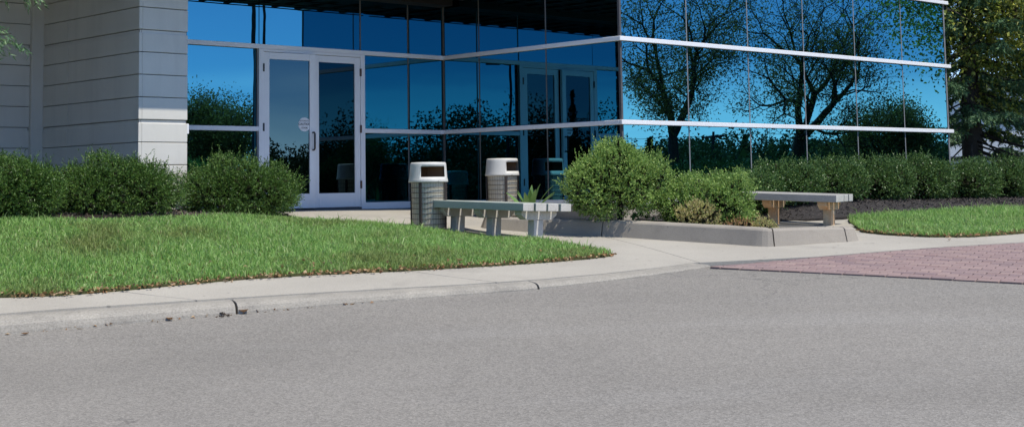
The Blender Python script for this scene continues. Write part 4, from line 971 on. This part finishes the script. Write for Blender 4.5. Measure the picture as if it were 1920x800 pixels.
# ------------------------------------------------------------------ far things
wb = empty('white_building', (27, 58, -0.2)); wb.rotation_euler = (0, 0, rad(-18)); tag(wb, 'low white building far behind the spruce', 'building')
MB().box(-12, 14, 0, 10, -0.5, 4.2).build('wall', 'white_wall', wb)
MB().box(-12.05, 14.05, -0.06, 0.0, 1.25, 1.42).build('dark_band', 'grey_metal', wb)
MB().box(-12.3, 14.3, -0.3, 10.3, 4.201, 4.6).build('roof', 'grey_metal', wb)
def lamp_post(p, h, arms, label, rz=0.0):
    r = empty('lamp_post', (p[0], p[1], T(*p)), rz); tag(r, label, 'lamp post', 'parking lamp posts mirrored in the glass')
    MB().tube([(0, 0, -0.1), (0, 0, 0.5), (0, 0, 0.52), (0, 0, h)], [0.22, 0.22, 0.085, 0.06], 10).build('pole', 'brown_pole', r)
    for s_ in arms:
        MB().tube([(0, 0, h - 0.15), (s_ * 0.5, 0, h - 0.08)], 0.035, 6).build('arm', 'brown_pole', r)
        MB().box(min(s_ * 0.5, s_ * 1.15), max(s_ * 0.5, s_ * 1.15), -0.2, 0.2, h - 0.16, h + 0.06).build('lamp_head', 'brown_pole', r, bev=0.02)
    return r
lamp_post(reflect_pos(477, 52, 0), 11, (-1, 1), 'tall dark lamp post mirrored left of the doors')
lamp_post(reflect_pos(499, 66, 0), 11, (-1, 1), 'thin dark lamp post mirrored just above the left door')
lamp_post((-1.9, -26), 7.6, (1,), 'dark lamp post mirrored in the side glass above the bins', rad(10))
lamp_post((55, -26), 8.2, (-1, 1), 'far twin-headed lamp post mirrored in the open door leaf', rad(60))
q = reflect_pos(1335, 95, NR)
up = empty('utility_pole', (q[0], q[1], T(*q)), rad(100)); tag(up, 'wooden utility pole with crossarm mirrored low in the right glass', 'utility pole')
MB().tube([(0, 0, -0.2), (0, 0, 3.7)], [0.13, 0.09], 8).build('pole', 'brown_pole', up); MB().box(-0.75, 0.75, -0.05, 0.05, 3.35, 3.45).build('crossarm', 'brown_pole', up)
for z in (3.42, 2.9): MB().tube([(-40 + 8 * i, 0, z + 0.008 * ((i % 5) - 2.5) ** 2) for i in range(11)], 0.013, 4).build('wire', 'brown_pole', up)
# distant woods all round, standing as one mass
rs = np.random.RandomState(77); VV, FF, tot = [], [], 0; KM = MB()
for i in range(190):
    az = rs.uniform(-32, 26) if i % 5 < 2 else (rs.uniform(-116, -64) if i % 5 < 4 else rs.uniform(-200, 52)); R_ = rs.uniform(75, 105); c = np.array([R_ * math.cos(rad(az)), 10 + R_ * math.sin(rad(az))])
    if abs(c[0]) < 30 and c[1] > 0: continue
    hb_ = np.interp(az, [-200, -60, -25, -8, 52], [7.8, 7.8, 6.8, 3.7, 3.9])
    h = hb_ * rs.uniform(0.65, 1.2) * (R_ / 90); w_ = rs.uniform(2.2, 4.2); g0 = T(*c) - 0.4; conifer = rs.rand() < 0.05
    m = 2400; u = unit(rs.normal(size=(m, 3))); rr = rs.rand(m) ** 0.33
    if conifer:
        h *= 1.1; t = rs.rand(m) ** 1.3; tl = (1 - t) * (0.75 + 0.35 * np.sin(t * 40)); P = np.c_[u[:, 0] * 1.7 * tl, u[:, 1] * 1.7 * tl, h * t]
    else:
        lump = 1 + 0.22 * np.sin(4 * u[:, 0] + i) * np.cos(5 * u[:, 1] + 2 * i) + 0.15 * np.sin(9 * u[:, 2] + i)
        P = np.c_[u[:, 0] * w_ * rr * lump, u[:, 1] * w_ * rr * lump, h * 0.52 + u[:, 2] * h * 0.5 * rr * lump]
    P = P + np.array([c[0], c[1], g0]); V, F = leaves(P, rs.normal(size=P.shape), rs.uniform(0.15, 0.32, m), rs.uniform(0.15, 0.28, m), rs, 0, True)
    VV.append(V); FF.append(F + tot); tot += len(V)
    mu = 420; Pu = np.c_[rs.normal(0, 2.6, (mu, 2)) + c, g0 + rs.rand(mu) ** 1.3 * h * 0.62]     # undergrowth closes the gaps between the trunks
    V, F = leaves(Pu, rs.normal(size=Pu.shape), rs.uniform(0.4, 0.8, mu), rs.uniform(0.4, 0.7, mu), rs, 0, True)
    VV.append(V); FF.append(F + tot); tot += len(V)
tag(arr('woods', np.concatenate(VV), np.concatenate(FF), 'far_leaf'), 'dark line of distant woods mirrored along the glass', 'woods', kind='stuff')

# ------------------------------------------------------------------ grass, chips, fallen leaves
def grass(name, poly, n, seed, label, hmul=1.0, mat='grass'):
    rs = np.random.RandomState(seed); P = scatter(poly, n, rs); z = TV(P) + 0.02
    dens = np.sin(P[:, 0] * 2.1 + 1.3 * np.sin(P[:, 1] * 1.7)) * np.cos(P[:, 1] * 2.6 + P[:, 0] * 0.7)
    H = rs.uniform(0.03, 0.09, n) * (1 + 0.4 * dens) * hmul; tall = rs.rand(n) < 0.03; H[tall] *= 1.7
    a = rs.rand(n) * 6.283; lean = rs.uniform(0.15, 0.9, n); b_ = rs.rand(n) * 6.283; w_ = rs.uniform(0.003, 0.0058, n)
    R0 = np.c_[P, z]; S_ = np.c_[np.cos(a), np.sin(a), np.zeros(n)] * w_[:, None]
    Ld = np.c_[np.cos(b_), np.sin(b_), np.zeros(n)]
    mid = R0 + Ld * (H * lean * 0.3)[:, None] + np.c_[np.zeros((n, 2)), H * 0.6]
    tip = R0 + Ld * (H * lean)[:, None] + np.c_[np.zeros((n, 2)), H * (1 - 0.28 * lean)]
    V = np.stack([R0 - S_, R0 + S_, mid - S_ * 0.8, mid + S_ * 0.8, tip], 1).reshape(-1, 3)
    F = (np.array([[0, 1, 3], [0, 3, 2], [2, 3, 4]])[None] + (np.arange(n) * 5)[:, None, None]).reshape(-1, 3)
    return tag(arr(name, V, F, mat), label, 'grass', kind='stuff')
vis_l = [p for p in LAWN_L]
grass('grass', vis_l, 128000, 1, 'bright green grass of the large lawn on the left')
grass('grass', LAWN_R, 38000, 2, 'green grass of the small lawn on the right below the hedge')
grass('dry_grass', vis_l, 6000, 3, 'straw-coloured blades scattered through the left lawn', 0.9, 'grass_dry')
def chips(name, poly, n, seed, off, mat, label, L=0.035):
    rs = np.random.RandomState(seed); P = scatter(poly, n, rs); C = np.c_[P, TV(P) + (off if not callable(off) else np.array([off(*p) for p in P])) + rs.uniform(0, 0.02, n)]
    D = rs.normal(size=(n, 3)) * [1, 1, 0.3]; V, F = leaves(C, D, L * rs.uniform(0.5, 1.4, n), L * 0.45 * rs.uniform(0.5, 1.2, n), rs, 0.3)
    return tag(arr(name, V, F, mat), label, 'mulch', kind='stuff')
chips('mulch_chips', PIN, 7000, 21, PMf, 'bark_chip', 'dark bark mulch inside the concrete planter')
chips('mulch_chips', BED_R, 16000, 22, 0.035, 'bark_chip', 'dark bark mulch between the right lawn and the hedge')
chips('mulch_chips', BED_L, 9000, 23, 0.035, 'bark_chip_old', 'faded bark mulch under the yew bushes')
def litter(line, n, seed, label, spread=0.10, within=None, off=None, gut=False):
    rs = np.random.RandomState(seed); Pn = resample(line, 0.05); i = rs.randint(0, len(Pn), n); P = Pn[i] + rs.normal(0, spread, (n, 2)) * [0.4, 1.0]
    if within: P = P[inpoly(P, within)]; n = len(P)
    C = np.c_[P, TV(P) + (rs.uniform(0.004, 0.012, n) if off is None else rs.uniform(0.4, 1.0, n) * off)]
    if gut: C[:, 2] = TV(P) - kdrop(P[:, 0]) + 0.004
    D = rs.normal(size=(n, 3)) * [1, 1, 0.2]
    V, F = leaves(C, D, rs.uniform(0.02, 0.055, n), rs.uniform(0.015, 0.035, n), rs, 0.35)
    return tag(arr('leaf_litter', V, F, 'fallen'), label, 'leaves', kind='stuff')
litter(LAWN_L[1:10], 620, 31, 'dry fallen leaves gathered along the front edge of the left lawn', 0.035, None, 0.045)
litter(LAWN_L[2:9], 130, 34, 'fallen leaves lying loose in the left lawn', 0.35, LAWN_L, 0.085)
litter(LAWN_R[0:6], 420, 32, 'dry fallen leaves along the front edge of the right lawn', 0.035, None, 0.045)
litter([tuple(p) for p in kb[1:6]], 90, 33, 'crumbs of leaf litter in the gutter below the kerb', 0.02, None, None, True)
def fallen_leaf(px, py_, L, seed, label, off=0.012):
    rs = np.random.RandomState(seed); p = gnd(px, py_, off); a = rs.rand() * 6.28; V = []; F = []
    for s_ in range(6):
        t = s_ / 5; w_ = L * 0.32 * math.sin(math.pi * (0.08 + 0.88 * t)); zc = 0.5 * L * (t - 0.5) ** 2 * 1.6
        V += [((t - 0.5) * L, -w_, zc + w_ * 0.6), ((t - 0.5) * L, 0, zc), ((t - 0.5) * L, w_, zc + w_ * 0.6)]
    for s_ in range(5):
        for e in (0, 1): F.append((s_ * 3 + e, s_ * 3 + e + 1, s_ * 3 + e + 4, s_ * 3 + e + 3))
    o = arr('fallen_leaf', V, F, 'fallen', None, True); rz_ = T(*p); 
    o.location = (p[0], p[1], rz_ + off); o.rotation_euler = (0, 0, a); tag(o, label, 'leaf', 'single fallen leaves')
for a in [(456, 585, 0.11, 1, 'curled pale leaf in the gutter just right of the kerb crack', -0.07), (318, 598, 0.07, 2, 'rust-brown leaf in the gutter left of the kerb crack', -0.08), (47, 627, 0.06, 3, 'tan leaf on the road at the far left below the kerb', -0.1), (863, 488, 0.07, 4, 'pale leaf on the grass below the bench', 0.06), (606, 494, 0.06, 5, 'tan leaf on the grass near the middle of the lawn edge', 0.06), (283, 481, 0.08, 6, 'grey-brown leaf lying in the worn patch of the lawn', 0.06), (1780, 450, 0.05, 7, 'pale leaf on the concrete between pavers and right lawn', 0.01), (1603, 648, 0.03, 8, 'tiny rust-coloured leaf alone on the asphalt at the right', -0.02)]:
    fallen_leaf(*a)
tw = MB(); p = np.array(gnd(421, 584, -0.06)); zt = T(*p) - float(kdrop(p[0])) * 0.6
for j in range(9):
    a_ = prs.uniform(0, 6.28); q = (prs.gauss(0, 0.02), -0.05 + prs.gauss(0, 0.015)); tw.tube([(q[0], q[1], q[1] * 0.6), (q[0] + 0.03 * math.cos(a_), q[1] + 0.03 * math.sin(a_), q[1] * 0.6 + 0.004)], [0.004, 0.006], 5)
o = tw.build('debris_clump', 'soil', None); o.location = (p[0], p[1], zt); tag(o, 'dark dirt and twigs lodged in the kerb crack at the left', 'debris')
print('tris', sum(len(o.data.polygons) * (2 if len(o.data.polygons) and o.data.polygons[0].loop_total == 4 else 1) for o in COL.objects if o.type == 'MESH'), 'objects', len(COL.objects))
